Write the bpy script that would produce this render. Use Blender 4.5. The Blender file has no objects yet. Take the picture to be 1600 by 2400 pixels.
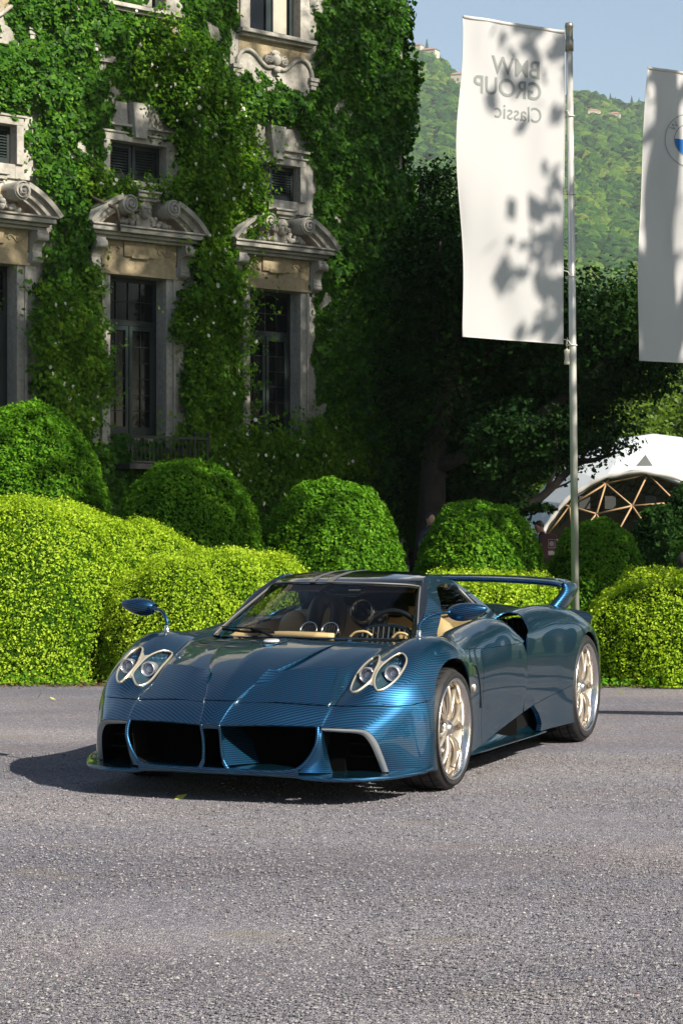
import bpy, bmesh, math, random
import numpy as np
from mathutils import Vector, Matrix
R = math.radians
rng = np.random.default_rng(7)
random.seed(7)
scene = bpy.context.scene
COL = scene.collection

# ------------------------------------------------------------------ camera
EYE = 1.451
cam_data = bpy.data.cameras.new('camera')
cam_data.sensor_fit = 'HORIZONTAL'
cam_data.sensor_width = 24.0
cam_data.lens = 4966.0 * 24.0 / 1600.0
cam_data.shift_y = 31.3 / 1600.0
cam_data.clip_start = 0.1
cam_data.clip_end = 9000
cam = bpy.data.objects.new('camera', cam_data)
cam.location = (0, 0, EYE)
cam.rotation_euler = (R(90), 0, 0)
COL.objects.link(cam)
scene.camera = cam

# ------------------------------------------------------------------ sky, sun, exposure
SUN_EL, SUN_AZ = R(34.5), R(-43)          # azimuth measured from +X towards +Y
sun_dir = Vector((math.cos(SUN_EL) * math.cos(SUN_AZ), math.cos(SUN_EL) * math.sin(SUN_AZ), math.sin(SUN_EL)))
world = bpy.data.worlds.new('World')
scene.world = world
world.use_nodes = True
wn = world.node_tree
wn.nodes.clear()
wo = wn.nodes.new('ShaderNodeOutputWorld')
wb = wn.nodes.new('ShaderNodeBackground')
wb.inputs['Strength'].default_value = 0.07
sky = wn.nodes.new('ShaderNodeTexSky')
sky.sky_type = 'NISHITA'
sky.sun_disc = False
sky.sun_elevation = SUN_EL
sky.sun_rotation = math.atan2(sun_dir.x, sun_dir.y)
sky.air_density = 1.0
sky.dust_density = 1.0
sky.ozone_density = 0.25
wn.links.new(sky.outputs[0], wb.inputs[0])
wn.links.new(wb.outputs[0], wo.inputs[0])
sun_data = bpy.data.lights.new('sun', 'SUN')
sun_data.energy = 5.0
sun_data.angle = R(0.5)
sun_data.color = (1.0, 0.93, 0.80)
sun = bpy.data.objects.new('sun', sun_data)
sun.rotation_euler = sun_dir.to_track_quat('Z', 'Y').to_euler()
sun.location = (30, -10, 30)
COL.objects.link(sun)
scene.view_settings.view_transform = 'Standard'
scene.view_settings.look = 'None'
scene.view_settings.exposure = 1.0
scene.view_settings.gamma = 1.0
scene.view_settings.use_curve_mapping = False
scene.render.resolution_x = 682
scene.render.resolution_y = 1024

# ------------------------------------------------------------------ helpers
def tag(o, label=None, cat=None, group=None, kind=None):
    if label: o['label'] = label
    if cat: o['category'] = cat
    if group: o['group'] = group
    if kind: o['kind'] = kind
    return o

def empty(name, loc=(0, 0, 0), rz=0.0):
    o = bpy.data.objects.new(name, None)
    o.empty_display_size = 0.2
    o.location = loc
    o.rotation_euler = (0, 0, rz)
    COL.objects.link(o)
    return o

def link_mesh(name, me, mat=None, parent=None):
    o = bpy.data.objects.new(name, me)
    COL.objects.link(o)
    if mat is not None:
        for m in (mat if isinstance(mat, (list, tuple)) else [mat]):
            me.materials.append(m)
    if parent is not None: o.parent = parent
    return o

def mk(name, verts, faces, mat=None, parent=None, smooth=False, midx=None):
    me = bpy.data.meshes.new(name)
    me.from_pydata([tuple(map(float, v)) for v in verts], [], [tuple(map(int, f)) for f in faces])
    if smooth: me.polygons.foreach_set('use_smooth', [True] * len(me.polygons))
    if midx is not None: me.polygons.foreach_set('material_index', midx)
    me.update()
    return link_mesh(name, me, mat, parent)

def quads_mesh(name, P, mat, parent=None, col=None, smooth=False, k=4):
    """P: (n,k,3) array of separate k-gons, col: (n,) per-face value stored in 'tint'."""
    n = len(P)
    me = bpy.data.meshes.new(name)
    me.vertices.add(n * k)
    me.vertices.foreach_set('co', np.ascontiguousarray(P, dtype=np.float32).ravel())
    me.loops.add(n * k)
    me.loops.foreach_set('vertex_index', np.arange(n * k, dtype=np.int32))
    me.polygons.add(n)
    me.polygons.foreach_set('loop_start', np.arange(0, n * k, k, dtype=np.int32))
    me.polygons.foreach_set('loop_total', np.full(n, k, dtype=np.int32))
    if smooth: me.polygons.foreach_set('use_smooth', np.ones(n, dtype=bool))
    if col is not None:
        a = me.attributes.new('tint', 'FLOAT', 'POINT')
        a.data.foreach_set('value', np.repeat(np.asarray(col, dtype=np.float32), k))
    me.update(calc_edges=True)
    return link_mesh(name, me, mat, parent)

class MB:
    """collects shapes into one mesh"""
    def __init__(self): self.v = []; self.f = []
    def add(self, v, f):
        b = len(self.v)
        self.v += [tuple(map(float, p)) for p in v]
        self.f += [tuple(b + i for i in q) for q in f]
        return self
    def box(self, x0, x1, y0, y1, z0, z1, M=None):
        v = [(x, y, z) for x in (x0, x1) for y in (y0, y1) for z in (z0, z1)]
        if M is not None: v = [M @ Vector(p) for p in v]
        return self.add(v, [(0, 1, 3, 2), (4, 6, 7, 5), (0, 4, 5, 1), (2, 3, 7, 6), (0, 2, 6, 4), (1, 5, 7, 3)])
    def tube(self, pts, r, n=10, cap=True, flat=None, up=None):
        pts = [Vector(p) for p in pts]
        rs = r if isinstance(r, (list, tuple)) else [r] * len(pts)
        b = len(self.v); prev = None
        for i, p in enumerate(pts):
            t = (pts[min(i + 1, len(pts) - 1)] - pts[max(i - 1, 0)]).normalized()
            if prev is None:
                a = Vector(up) if up is not None else (Vector((0, 0, 1)) if abs(t.z) < .9 else Vector((1, 0, 0)))
            else: a = prev
            a = (a - t * a.dot(t)).normalized(); c = t.cross(a); prev = a
            fl = flat if flat else 1.0
            for k in range(n):
                an = 2 * math.pi * k / n
                self.v.append(tuple(p + a * (math.cos(an) * rs[i]) + c * (math.sin(an) * rs[i] * fl)))
        for i in range(len(pts) - 1):
            for k in range(n):
                k2 = (k + 1) % n
                self.f.append((b + i * n + k, b + i * n + k2, b + (i + 1) * n + k2, b + (i + 1) * n + k))
        if cap:
            self.f.append(tuple(b + k for k in reversed(range(n))))
            self.f.append(tuple(b + (len(pts) - 1) * n + k for k in range(n)))
        return self
    def lathe(self, prof, n=32, M=None, cap0=False, cap1=False):
        """prof: list (r, h) turned round local Z"""
        b = len(self.v)
        for (r, h) in prof:
            for k in range(n):
                a = 2 * math.pi * k / n
                p = Vector((r * math.cos(a), r * math.sin(a), h))
                if M is not None: p = M @ p
                self.v.append(tuple(p))
        for i in range(len(prof) - 1):
            for k in range(n):
                k2 = (k + 1) % n
                self.f.append((b + i * n + k, b + i * n + k2, b + (i + 1) * n + k2, b + (i + 1) * n + k))
        if cap0: self.f.append(tuple(b + k for k in reversed(range(n))))
        if cap1: self.f.append(tuple(b + (len(prof) - 1) * n + k for k in range(n)))
        return self
    def prism(self, poly, h0, h1, M=None):
        """poly in local xy extruded z h0..h1"""
        n = len(poly)
        v = [Vector((p[0], p[1], h)) for h in (h0, h1) for p in poly]
        if M is not None: v = [M @ p for p in v]
        return self.add(v, [tuple(reversed(range(n))), tuple(range(n, 2 * n))] + [(i, (i + 1) % n, n + (i + 1) % n, n + i) for i in range(n)])
    def ball(self, c, r, n=10, m=7, s=(1, 1, 1)):
        pr = []
        b = len(self.v)
        for j in range(m + 1):
            th = math.pi * j / m
            for k in range(n):
                a = 2 * math.pi * k / n
                rr = max(math.sin(th), 1e-3)
                self.v.append((c[0] + r * s[0] * rr * math.cos(a), c[1] + r * s[1] * rr * math.sin(a), c[2] - r * s[2] * math.cos(th)))
        for i in range(m):
            for k in range(n):
                k2 = (k + 1) % n
                self.f.append((b + i * n + k, b + i * n + k2, b + (i + 1) * n + k2, b + (i + 1) * n + k))
        return self
    def build(self, name, mat, parent=None, smooth=False, bevel=0, auto=None):
        o = mk(name, self.v, self.f, mat, parent, smooth)
        if bevel:
            m = o.modifiers.new('b', 'BEVEL'); m.width = bevel; m.segments = 2; m.limit_method = 'ANGLE'; m.angle_limit = R(40)
            o.data.polygons.foreach_set('use_smooth', [True] * len(o.data.polygons))
            m2 = o.modifiers.new('w', 'WEIGHTED_NORMAL')
        if auto is not None:
            o.data.polygons.foreach_set('use_smooth', [True] * len(o.data.polygons))
            try: o.data.set_sharp_from_angle(angle=R(auto))
            except Exception: pass
        return o

def copy_tree(o, parent=None):
    c = o.copy(); COL.objects.link(c); c.parent = parent
    for ch in list(o.children):
        copy_tree(ch, c)
    return c

# Catmull-Rom along axis 0
def cr(P, n):
    P = np.asarray(P, float); m = len(P)
    Q = np.concatenate([2 * P[:1] - P[1:2], P, 2 * P[-1:] - P[-2:-1]])
    out = []
    for i in range(m - 1):
        p0, p1, p2, p3 = Q[i], Q[i + 1], Q[i + 2], Q[i + 3]
        for k in range(n):
            t = k / n
            out.append(0.5 * (2 * p1 + (p2 - p0) * t + (2 * p0 - 5 * p1 + 4 * p2 - p3) * t * t + (3 * p1 - p0 - 3 * p2 + p3) * t ** 3))
    out.append(P[-1])
    return np.array(out)

def curve(P, n=8): return [tuple(p) for p in cr(P, n)]

def grid(C, nu=8, nv=6):
    """control array (rows, cols, 3) -> (verts (n,5) with x,y,z,row,col ; faces)"""
    C = np.asarray(C, float)
    r, c = C.shape[:2]
    ids = np.stack(np.meshgrid(np.arange(r), np.arange(c), indexing='ij'), -1).astype(float)
    A = cr(C, nu); A = np.swapaxes(cr(np.swapaxes(A, 0, 1), nv), 0, 1)
    U = np.linspace(0, r - 1, A.shape[0]); V = np.linspace(0, c - 1, A.shape[1])
    UV = np.stack(np.meshgrid(U, V, indexing='ij'), -1)
    G = np.concatenate([A, UV], -1)
    H, W = G.shape[:2]
    v = G.reshape(-1, 5)
    f = [(i * W + j, (i + 1) * W + j, (i + 1) * W + j + 1, i * W + j + 1) for i in range(H - 1) for j in range(W - 1)]
    return v, f

def clip(vf, fn):
    """keep the part of the mesh where fn(v)>0 ; fn takes (n,5) array"""
    v, f = vf
    g = fn(v)
    g = np.where(np.abs(g) < 1e-9, 1e-9, g)
    nv = [tuple(p) for p in v]; nf = []; cache = {}
    for q in f:
        s = [g[i] > 0 for i in q]
        if all(s): nf.append(q); continue
        if not any(s): continue
        out = []
        for a in range(len(q)):
            i, j = q[a], q[(a + 1) % len(q)]
            if g[i] > 0: out.append(i)
            if (g[i] > 0) != (g[j] > 0):
                key = (min(i, j), max(i, j))
                if key not in cache:
                    t = g[i] / (g[i] - g[j])
                    cache[key] = len(nv)
                    nv.append(tuple(v[i] + (v[j] - v[i]) * t))
                out.append(cache[key])
        if len(out) >= 3: nf.append(tuple(out))
    used = sorted({i for q in nf for i in q}); m = {u: k for k, u in enumerate(used)}
    if not used: return np.zeros((0, v.shape[1])), []
    return np.array([nv[u] for u in used]), [tuple(m[i] for i in q) for q in nf]

def sdpoly(px, py, poly):
    """signed distance, positive inside"""
    poly = np.asarray(poly, float); n = len(poly)
    d = np.full(px.shape, 1e9); ins = np.zeros(px.shape, bool)
    for i in range(n):
        x0, y0 = poly[i]; x1, y1 = poly[(i + 1) % n]
        ex, ey = x1 - x0, y1 - y0
        t = np.clip(((px - x0) * ex + (py - y0) * ey) / (ex * ex + ey * ey + 1e-12), 0, 1)
        d = np.minimum(d, np.hypot(px - x0 - t * ex, py - y0 - t * ey))
        c = ((y0 > py) != (y1 > py)) & (px < ex * (py - y0) / (ey + 1e-12 if abs(ey) < 1e-12 else ey) + x0)
        ins ^= c
    return np.where(ins, d, -d)

def flip(vf):
    v, f = vf; v = v.copy(); v[:, 1] *= -1
    return v, [tuple(reversed(q)) for q in f]

def panel(name, vf, mat, parent, thick=0.008, auto=True):
    """smooth panel with its border turned inwards by thick"""
    v, f = vf
    if len(f) == 0: return None
    V = v[:, :3]
    if auto:
        sc = 0.0
        for q in f:
            nn = np.cross(V[q[2]] - V[q[0]], V[q[-1]] - V[q[1]]) if len(q) > 3 else np.cross(V[q[1]] - V[q[0]], V[q[2]] - V[q[0]])
            c = V[q[0]]
            sc += float(np.dot(nn, c - np.array([min(max(c[0], -2.6), .1), 0, .42])))
        if sc < 0: f = [tuple(reversed(q)) for q in f]
    N = np.zeros_like(V)
    for q in f:
        a, b, c = V[q[0]], V[q[1]], V[q[2]]
        nn = np.cross(b - a, c - a)
        if len(q) > 3: nn = np.cross(V[q[2]] - V[q[0]], V[q[3]] - V[q[1]])
        for i in q: N[i] += nn
    N /= (np.linalg.norm(N, axis=1)[:, None] + 1e-12)
    cnt = {}
    for q in f:
        for a in range(len(q)):
            e = (q[a], q[(a + 1) % len(q)])
            cnt[e] = 1
    border = [e for e in cnt if (e[1], e[0]) not in cnt]
    verts = [tuple(p) for p in V]; faces = list(f); sm = [True] * len(f)
    mp = {}
    def dup(i, d):
        k = (i, d)
        if k not in mp:
            mp[k] = len(verts); verts.append(tuple(V[i] - N[i] * (thick if d else 0.0)))
        return mp[k]
    if thick > 0:
        for (a, b) in border:
            faces.append((dup(b, 0), dup(a, 0), dup(a, 1), dup(b, 1))); sm.append(False)
    me = bpy.data.meshes.new(name)
    me.from_pydata(verts, [], faces)
    me.polygons.foreach_set('use_smooth', sm)
    me.update()
    return link_mesh(name, me, mat, parent)

# ---- materials
def nodes_mat(name):
    m = bpy.data.materials.new(name); m.use_nodes = True
    nt = m.node_tree; b = nt.nodes['Principled BSDF']
    return m, nt, b

def pmat(name, col, rough=0.5, metal=0.0, coat=0.0, spec=0.5, emit=None, alpha=1.0, sheen=0.0):
    m, nt, b = nodes_mat(name)
    b.inputs['Base Color'].default_value = (*col, 1)
    b.inputs['Roughness'].default_value = rough
    b.inputs['Metallic'].default_value = metal
    b.inputs['Coat Weight'].default_value = coat
    b.inputs['Coat Roughness'].default_value = 0.03
    b.inputs['Specular IOR Level'].default_value = spec
    if sheen: b.inputs['Sheen Weight'].default_value = sheen
    if emit: b.inputs['Emission Color'].default_value = (*emit[:3], 1); b.inputs['Emission Strength'].default_value = emit[3]
    return m

def N(nt, typ, **k):
    n = nt.nodes.new(typ)
    for a, v in k.items():
        if a in n.inputs.keys(): n.inputs[a].default_value = v
        else: setattr(n, a, v)
    return n

def ramp(nt, stops, fac=None):
    n = nt.nodes.new('ShaderNodeValToRGB'); e = n.color_ramp.elements
    while len(e) > 1: e.remove(e[-1])
    e[0].position, e[0].color = stops[0][0], (*stops[0][1], 1)
    for p, c in stops[1:]:
        x = e.new(p); x.color = (*c, 1)
    if fac is not None: nt.links.new(fac, n.inputs[0])
    return n

def noise_mat(name, stops, scale=5, detail=6, rough=0.8, bump=0.0, bscale=None, metal=0.0, coord='Object', dist=0.02, spec=0.3):
    m, nt, b = nodes_mat(name)
    tc = N(nt, 'ShaderNodeTexCoord')
    no = N(nt, 'ShaderNodeTexNoise', Scale=scale, Detail=detail, Roughness=0.6)
    nt.links.new(tc.outputs[coord], no.inputs['Vector'])
    r = ramp(nt, stops, no.outputs[0])
    nt.links.new(r.outputs[0], b.inputs['Base Color'])
    b.inputs['Roughness'].default_value = rough; b.inputs['Metallic'].default_value = metal
    b.inputs['Specular IOR Level'].default_value = spec
    if bump:
        n2 = N(nt, 'ShaderNodeTexNoise', Scale=bscale or scale * 6, Detail=6)
        nt.links.new(tc.outputs[coord], n2.inputs['Vector'])
        bp = N(nt, 'ShaderNodeBump', Strength=bump, Distance=dist)
        nt.links.new(n2.outputs[0], bp.inputs['Height'])
        nt.links.new(bp.outputs[0], b.inputs['Normal'])
    return m

def leaf_mat(name, dark, light, yellow, trans=0.35, rough=0.5, spec=0.35, nscale=0.6):
    """leaf colour from the per-leaf value 'tint' and a large scale patch noise; light passes through the blade"""
    m, nt, b = nodes_mat(name)
    at = N(nt, 'ShaderNodeAttribute', attribute_name='tint')
    tc = N(nt, 'ShaderNodeTexCoord')
    no = N(nt, 'ShaderNodeTexNoise', Scale=nscale, Detail=3)
    nt.links.new(tc.outputs['Object'], no.inputs['Vector'])
    add = N(nt, 'ShaderNodeMath', operation='MULTIPLY_ADD')
    nt.links.new(no.outputs[0], add.inputs[0]); add.inputs[1].default_value = 0.9
    sub = N(nt, 'ShaderNodeMath', operation='MULTIPLY_ADD')
    nt.links.new(at.outputs['Fac'], sub.inputs[0]); sub.inputs[1].default_value = 0.75; sub.inputs[2].default_value = -0.35
    nt.links.new(sub.outputs[0], add.inputs[2])
    r = ramp(nt, [(0.0, dark), (0.5, light), (1.0, yellow)], add.outputs[0])
    nt.links.new(r.outputs[0], b.inputs['Base Color'])
    b.inputs['Roughness'].default_value = rough; b.inputs['Specular IOR Level'].default_value = spec
    tr = N(nt, 'ShaderNodeBsdfTranslucent')
    hs = N(nt, 'ShaderNodeHueSaturation', Value=1.5, Saturation=1.1)
    nt.links.new(r.outputs[0], hs.inputs['Color']); nt.links.new(hs.outputs[0], tr.inputs['Color'])
    mx = N(nt, 'ShaderNodeMixShader'); mx.inputs[0].default_value = trans
    out = nt.nodes['Material Output']
    nt.links.new(b.outputs[0], mx.inputs[1]); nt.links.new(tr.outputs[0], mx.inputs[2]); nt.links.new(mx.outputs[0], out.inputs[0])
    return m

def leaves(C, Nn, size, aspect=0.6, tilt=0.6, r=None, jitter=0.35):
    """leaf quads (folded diamonds) at centres C facing roughly Nn. returns (n,4,3)"""
    r = r or rng
    n = len(C)
    D = r.normal(size=(n, 3)); Nn = Nn + tilt * D
    Nn /= np.linalg.norm(Nn, axis=1)[:, None] + 1e-9
    T = r.normal(size=(n, 3)); T -= Nn * (T * Nn).sum(1)[:, None]; T /= np.linalg.norm(T, axis=1)[:, None] + 1e-9
    B = np.cross(Nn, T)
    s = size * (1 + jitter * r.normal(size=n)).clip(.45, 1.8)
    s = s[:, None]
    a = C - T * s * .5
    b = C + B * s * .5 * aspect - T * s * .05
    c = C + T * s * .5 + Nn * s * 0.08
    d = C - B * s * .5 * aspect - T * s * .05
    return np.stack([a, b, c, d], 1)

# =================================================================== ground, hill
def gravel_mat():
    m, nt, b = nodes_mat('gravel_ground')
    tc = N(nt, 'ShaderNodeTexCoord')
    v1 = N(nt, 'ShaderNodeTexVoronoi', Scale=95.0); v2 = N(nt, 'ShaderNodeTexVoronoi', Scale=210.0)
    for v in (v1, v2): nt.links.new(tc.outputs['Object'], v.inputs['Vector'])
    s1 = N(nt, 'ShaderNodeSeparateColor'); nt.links.new(v1.outputs['Color'], s1.inputs[0])
    s2 = N(nt, 'ShaderNodeSeparateColor'); nt.links.new(v2.outputs['Color'], s2.inputs[0])
    c1 = ramp(nt, [(0, (.055, .054, .064)), (.30, (.115, .112, .126)), (.55, (.165, .158, .168)), (.80, (.225, .215, .218)), (.95, (.31, .30, .30)), (1, (.46, .45, .44))], s1.outputs[0])
    c2 = ramp(nt, [(0, (.05, .048, .056)), (.5, (.15, .143, .152)), (.85, (.24, .225, .222)), (1, (.40, .38, .37))], s2.outputs[1])
    mx = N(nt, 'ShaderNodeMixRGB'); mx.inputs[0].default_value = .45
    nt.links.new(c1.outputs[0], mx.inputs[1]); nt.links.new(c2.outputs[0], mx.inputs[2])
    # broad tone patches: warmer and paler away from the tracks, sandy bald spots
    n1 = N(nt, 'ShaderNodeTexNoise', Scale=.45, Detail=4); n2 = N(nt, 'ShaderNodeTexNoise', Scale=1.5, Detail=7, Roughness=.65)
    mp = N(nt, 'ShaderNodeMapping'); mp.inputs['Scale'].default_value = (.7, 1.4, 1)
    nt.links.new(tc.outputs['Object'], mp.inputs[0])
    nt.links.new(mp.outputs[0], n1.inputs['Vector']); nt.links.new(mp.outputs[0], n2.inputs['Vector'])
    t1 = ramp(nt, [(.34, (1.35, 1.36, 1.56)), (.5, (1.80, 1.79, 1.95)), (.66, (2.25, 2.20, 2.25))], n1.outputs[0])
    m1 = N(nt, 'ShaderNodeMixRGB', blend_type='MULTIPLY'); m1.inputs[0].default_value = 1
    nt.links.new(mx.outputs[0], m1.inputs[1]); nt.links.new(t1.outputs[0], m1.inputs[2])
    f2 = ramp(nt, [(.59, (0, 0, 0)), (.70, (1, 1, 1))], n2.outputs[0])
    fm = N(nt, 'ShaderNodeMath', operation='MULTIPLY'); fm.inputs[1].default_value = .62; nt.links.new(f2.outputs[0], fm.inputs[0])
    m2 = N(nt, 'ShaderNodeMixRGB'); nt.links.new(fm.outputs[0], m2.inputs[0]); nt.links.new(m1.outputs[0], m2.inputs[1]); m2.inputs[2].default_value = (.34, .30, .225, 1)
    # long brownish wheel-worn bands across the yard
    mp2 = N(nt, 'ShaderNodeMapping'); mp2.inputs['Scale'].default_value = (.10, .75, 1); mp2.inputs['Rotation'].default_value = (0, 0, .12)
    n3 = N(nt, 'ShaderNodeTexNoise', Scale=1.0, Detail=5, Roughness=.55); nt.links.new(tc.outputs['Object'], mp2.inputs[0]); nt.links.new(mp2.outputs[0], n3.inputs['Vector'])
    r3 = ramp(nt, [(.36, (.80, .79, .83)), (.47, (1.0, 1.0, 1.02)), (.56, (1.0, .93, .86)), (.66, (.86, .79, .74))], n3.outputs[0])
    m3 = N(nt, 'ShaderNodeMixRGB', blend_type='MULTIPLY'); m3.inputs[0].default_value = .55
    nt.links.new(m2.outputs[0], m3.inputs[1]); nt.links.new(r3.outputs[0], m3.inputs[2])
    nt.links.new(m3.outputs[0], b.inputs['Base Color'])
    b.inputs['Roughness'].default_value = .85; b.inputs['Specular IOR Level'].default_value = .3
    ad = N(nt, 'ShaderNodeMath', operation='ADD'); nt.links.new(v1.outputs['Distance'], ad.inputs[0]); nt.links.new(v2.outputs['Distance'], ad.inputs[1])
    bp = N(nt, 'ShaderNodeBump', Strength=1.0, Distance=.018); bp.invert = True
    nt.links.new(ad.outputs[0], bp.inputs['Height']); nt.links.new(bp.outputs[0], b.inputs['Normal'])
    return m
M_gravel = gravel_mat()
def lumpy(x, y, seed=0.0):
    return (np.sin(x*1.7+seed)*np.cos(y*1.3+seed*2)+.5*np.sin(x*3.9+y*2.1+seed)+.35*np.cos(x*7.1-y*6.3+seed*3))
# far ground out to the horizon
tag(mk('ground', [(-880, -55, -.02), (1480, -55, -.02), (1480, 2290, -.02), (-880, 2290, -.02)], [(0, 1, 2, 3)], noise_mat('earth', [(.3, (.03, .05, .015)), (.7, (.06, .08, .03))], scale=.4)), kind='structure')
gx = np.linspace(-40, 40, 641); gy = np.linspace(-30, 19.9, 110)
V = [(x, y, .006 * float(lumpy(x, y)) if y < 19 else 0) for y in gy for x in gx]
edge = lambda x: 19.10 + .10 * math.sin(x * 1.3) + .07 * math.sin(x * 4.1) + .05 * math.sin(x * 11.3)
V = [(x, (edge(x) if j == len(gy) - 1 else min(y, edge(x) - .05)), .004 * float(lumpy(x, y))) for j, y in enumerate(gy) for x in gx]
F = [(j*641+i, j*641+i+1, (j+1)*641+i+1, (j+1)*641+i) for j in range(109) for i in range(640)]
tag(mk('gravel_yard', V, F, M_gravel, None, True), kind='structure')
M_lawn = noise_mat('lawn_soil', [(.3, (.016, .035, .006)), (.7, (.035, .075, .012))], scale=3, bump=.6, bscale=80)
tag(mk('lawn', [(-40, 18.6, -.006), (40, 18.6, -.006), (60, 75, -.006), (-60, 75, -.006)], [(0, 1, 2, 3)], M_lawn), kind='structure')

# loose stones lying on the yard
def stones(n, x0, x1, y0, y1, smin, smax, name):
    base = np.array([(1,0,0),(0,1,0),(-1,0,0),(0,-1,0),(0,0,1)], float)
    y = y0 + (y1 - y0) * rng.random(n) ** 1.6
    X = rng.uniform(-1, 1, n) * (y * .165 + .3); s = rng.uniform(smin, smax, n)
    C = np.stack([X, y, .003 * np.ones(n)], 1)
    a = rng.uniform(0, 6.28, n); V = []
    S = np.stack([s * rng.uniform(.7, 1.3, n), s * rng.uniform(.7, 1.3, n), s * rng.uniform(.35, .8, n)], 1)
    ca, sa = np.cos(a), np.sin(a)
    P = []
    for p in base:
        q = p[None] * S + rng.normal(size=(n, 3)) * s[:, None] * .15
        P.append(np.stack([q[:, 0]*ca - q[:, 1]*sa, q[:, 0]*sa + q[:, 1]*ca, q[:, 2]], 1) + C)
    P = np.stack(P, 1)
    tri = np.stack([P[:, [0, 1, 4]], P[:, [1, 2, 4]], P[:, [2, 3, 4]], P[:, [3, 0, 4]]], 1).reshape(-1, 3, 3)
    o = quads_mesh(name, tri, M_stone, None, np.repeat(rng.random(n), 4), False, 3)
    tag(o, kind='stuff'); o['label'] = 'loose grey and white gravel chips scattered over the yard'; return o
M_stone, nt, b_ = nodes_mat('gravel_chip')
at = N(nt, 'ShaderNodeAttribute', attribute_name='tint')
rr = ramp(nt, [(0, (.04, .04, .048)), (.35, (.10, .097, .108)), (.7, (.17, .163, .170)), (.95, (.24, .235, .24)), (.992, (.34, .33, .33)), (1, (.22, .12, .11))], at.outputs['Fac'])
nt.links.new(rr.outputs[0], b_.inputs['Base Color']); b_.inputs['Roughness'].default_value = .75
stones(60000, 0, 0, 5.6, 13.5, .003, .0075, 'gravel_chips')
# fallen leaves
M_fleaf = pmat('fallen_leaf', (.32, .36, .08), .6)
P = leaves(np.array([[-.85, 11.2, .012], [-1.9, 17.1, .012], [-2.55, 17.9, .012], [-2.4, 17.6, .012], [2.4, 18.2, .02]]), np.array([[0, 0, 1.]] * 5), .06, .6, .3)
for k, l in enumerate(['small yellow green leaf fallen just in front of the car, nose side', 'nearer small leaf fallen on the gravel left of the car', 'small leaf fallen on the gravel at the far left, by the hedge',
        'small leaf fallen between two others at the far left near the hedge', 'small leaf fallen at the foot of the right hedge']):
    tag(quads_mesh('fallen_leaf', P[k:k+1], M_fleaf), l, 'leaf', 'fallen leaves on the gravel')

# ---- wooded hillside
def hz(x, y):
    z = (y - 700.) * .36
    ridge = 1900.
    side = (-.27) * (x - 77) - 16 + 5*np.sin(x*.031) + 7*np.sin(y*.011 + x*.02) + 3*np.sin(x*.09 + 1)
    z = z + side * np.clip((y - 700) / 1200, 0, 1)
    back = np.clip(y - ridge, 0, None)
    z = np.where(y > ridge, z - back * .55, z)
    return np.where(y < 700, 0, z) - 1.0
gx = np.linspace(-700, 1300, 100); gy = np.concatenate([np.linspace(600, 2100, 76)])
V = [(x, y, float(hz(x, y))) for y in gy for x in gx]
nx = len(gx)
F = [(j*nx+i, j*nx+i+1, (j+1)*nx+i+1, (j+1)*nx+i) for j in range(len(gy)-1) for i in range(nx-1)]
M_hill = noise_mat('hill_floor', [(.3, (.03, .05, .018)), (.7, (.07, .09, .035))], scale=.02)
tag(mk('hillside', V, F, M_hill, None, True), kind='structure')
def crowns(n, x0f, x1f, y0, y1, name, mat, smin, smax):
    y = y0 + (y1 - y0) * rng.random(n); x = y * (x0f + (x1f - x0f) * rng.random(n))
    s = smin + (smax - smin) * rng.random(n) ** 1.5
    z = hz(x, y) + s * .15
    tall = rng.uniform(.75, 1.25, n)
    nseg, nring = 7, 3
    th = np.linspace(0, 2*np.pi, nseg, endpoint=False); V = np.zeros((n, nseg * nring + 1, 3))
    for r_, (rad, hh) in enumerate(((.85, .05), (1.0, .55), (.66, 1.05))):
        for k in range(nseg):
            jit = 1 + .22 * rng.normal(size=n)
            V[:, r_*nseg + k, 0] = x + s * rad * jit * np.cos(th[k] + r_ * .4)
            V[:, r_*nseg + k, 1] = y + s * rad * jit * np.sin(th[k] + r_ * .4)
            V[:, r_*nseg + k, 2] = z + s * tall * (hh + .12 * rng.normal(size=n))
    V[:, -1] = np.stack([x + s*.1*rng.normal(size=n), y, z + s * tall * 1.38], 1)
    f = []
    for r_ in range(nring - 1):
        for k in range(nseg):
            k2 = (k + 1) % nseg
            f += [(r_*nseg+k, r_*nseg+k2, (r_+1)*nseg+k2), (r_*nseg+k, (r_+1)*nseg+k2, (r_+1)*nseg+k)]
    for k in range(nseg): f.append(((nring-1)*nseg + k, (nring-1)*nseg + (k+1) % nseg, nseg*nring))
    f = np.array(f)
    tris = V[:, f]                      # n, nf, 3, 3
    return quads_mesh(name, tris.reshape(-1, 3, 3), mat, None, np.repeat(rng.random(n), len(f)), False, 3)
M_hilltree, nt, b_ = nodes_mat('hill_tree_foliage')
at = N(nt, 'ShaderNodeAttribute', attribute_name='tint'); tc = N(nt, 'ShaderNodeTexCoord')
no = N(nt, 'ShaderNodeTexNoise', Scale=.012, Detail=4); nt.links.new(tc.outputs['Object'], no.inputs['Vector'])
nf = N(nt, 'ShaderNodeTexNoise', Scale=.9, Detail=4); nt.links.new(tc.outputs['Object'], nf.inputs['Vector'])
m1 = N(nt, 'ShaderNodeMath', operation='MULTIPLY_ADD'); nt.links.new(at.outputs['Fac'], m1.inputs[0]); m1.inputs[1].default_value = .55
m0 = N(nt, 'ShaderNodeMath', operation='MULTIPLY_ADD'); nt.links.new(no.outputs[0], m0.inputs[0]); m0.inputs[1].default_value = 1.1; m0.inputs[2].default_value = -.30
nt.links.new(m0.outputs[0], m1.inputs[2])
rr = ramp(nt, [(0.05, (.006, .028, .010)), (.45, (.020, .070, .010)), (.75, (.068, .135, .014)), (1, (.15, .18, .03))], m1.outputs[0])
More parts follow.
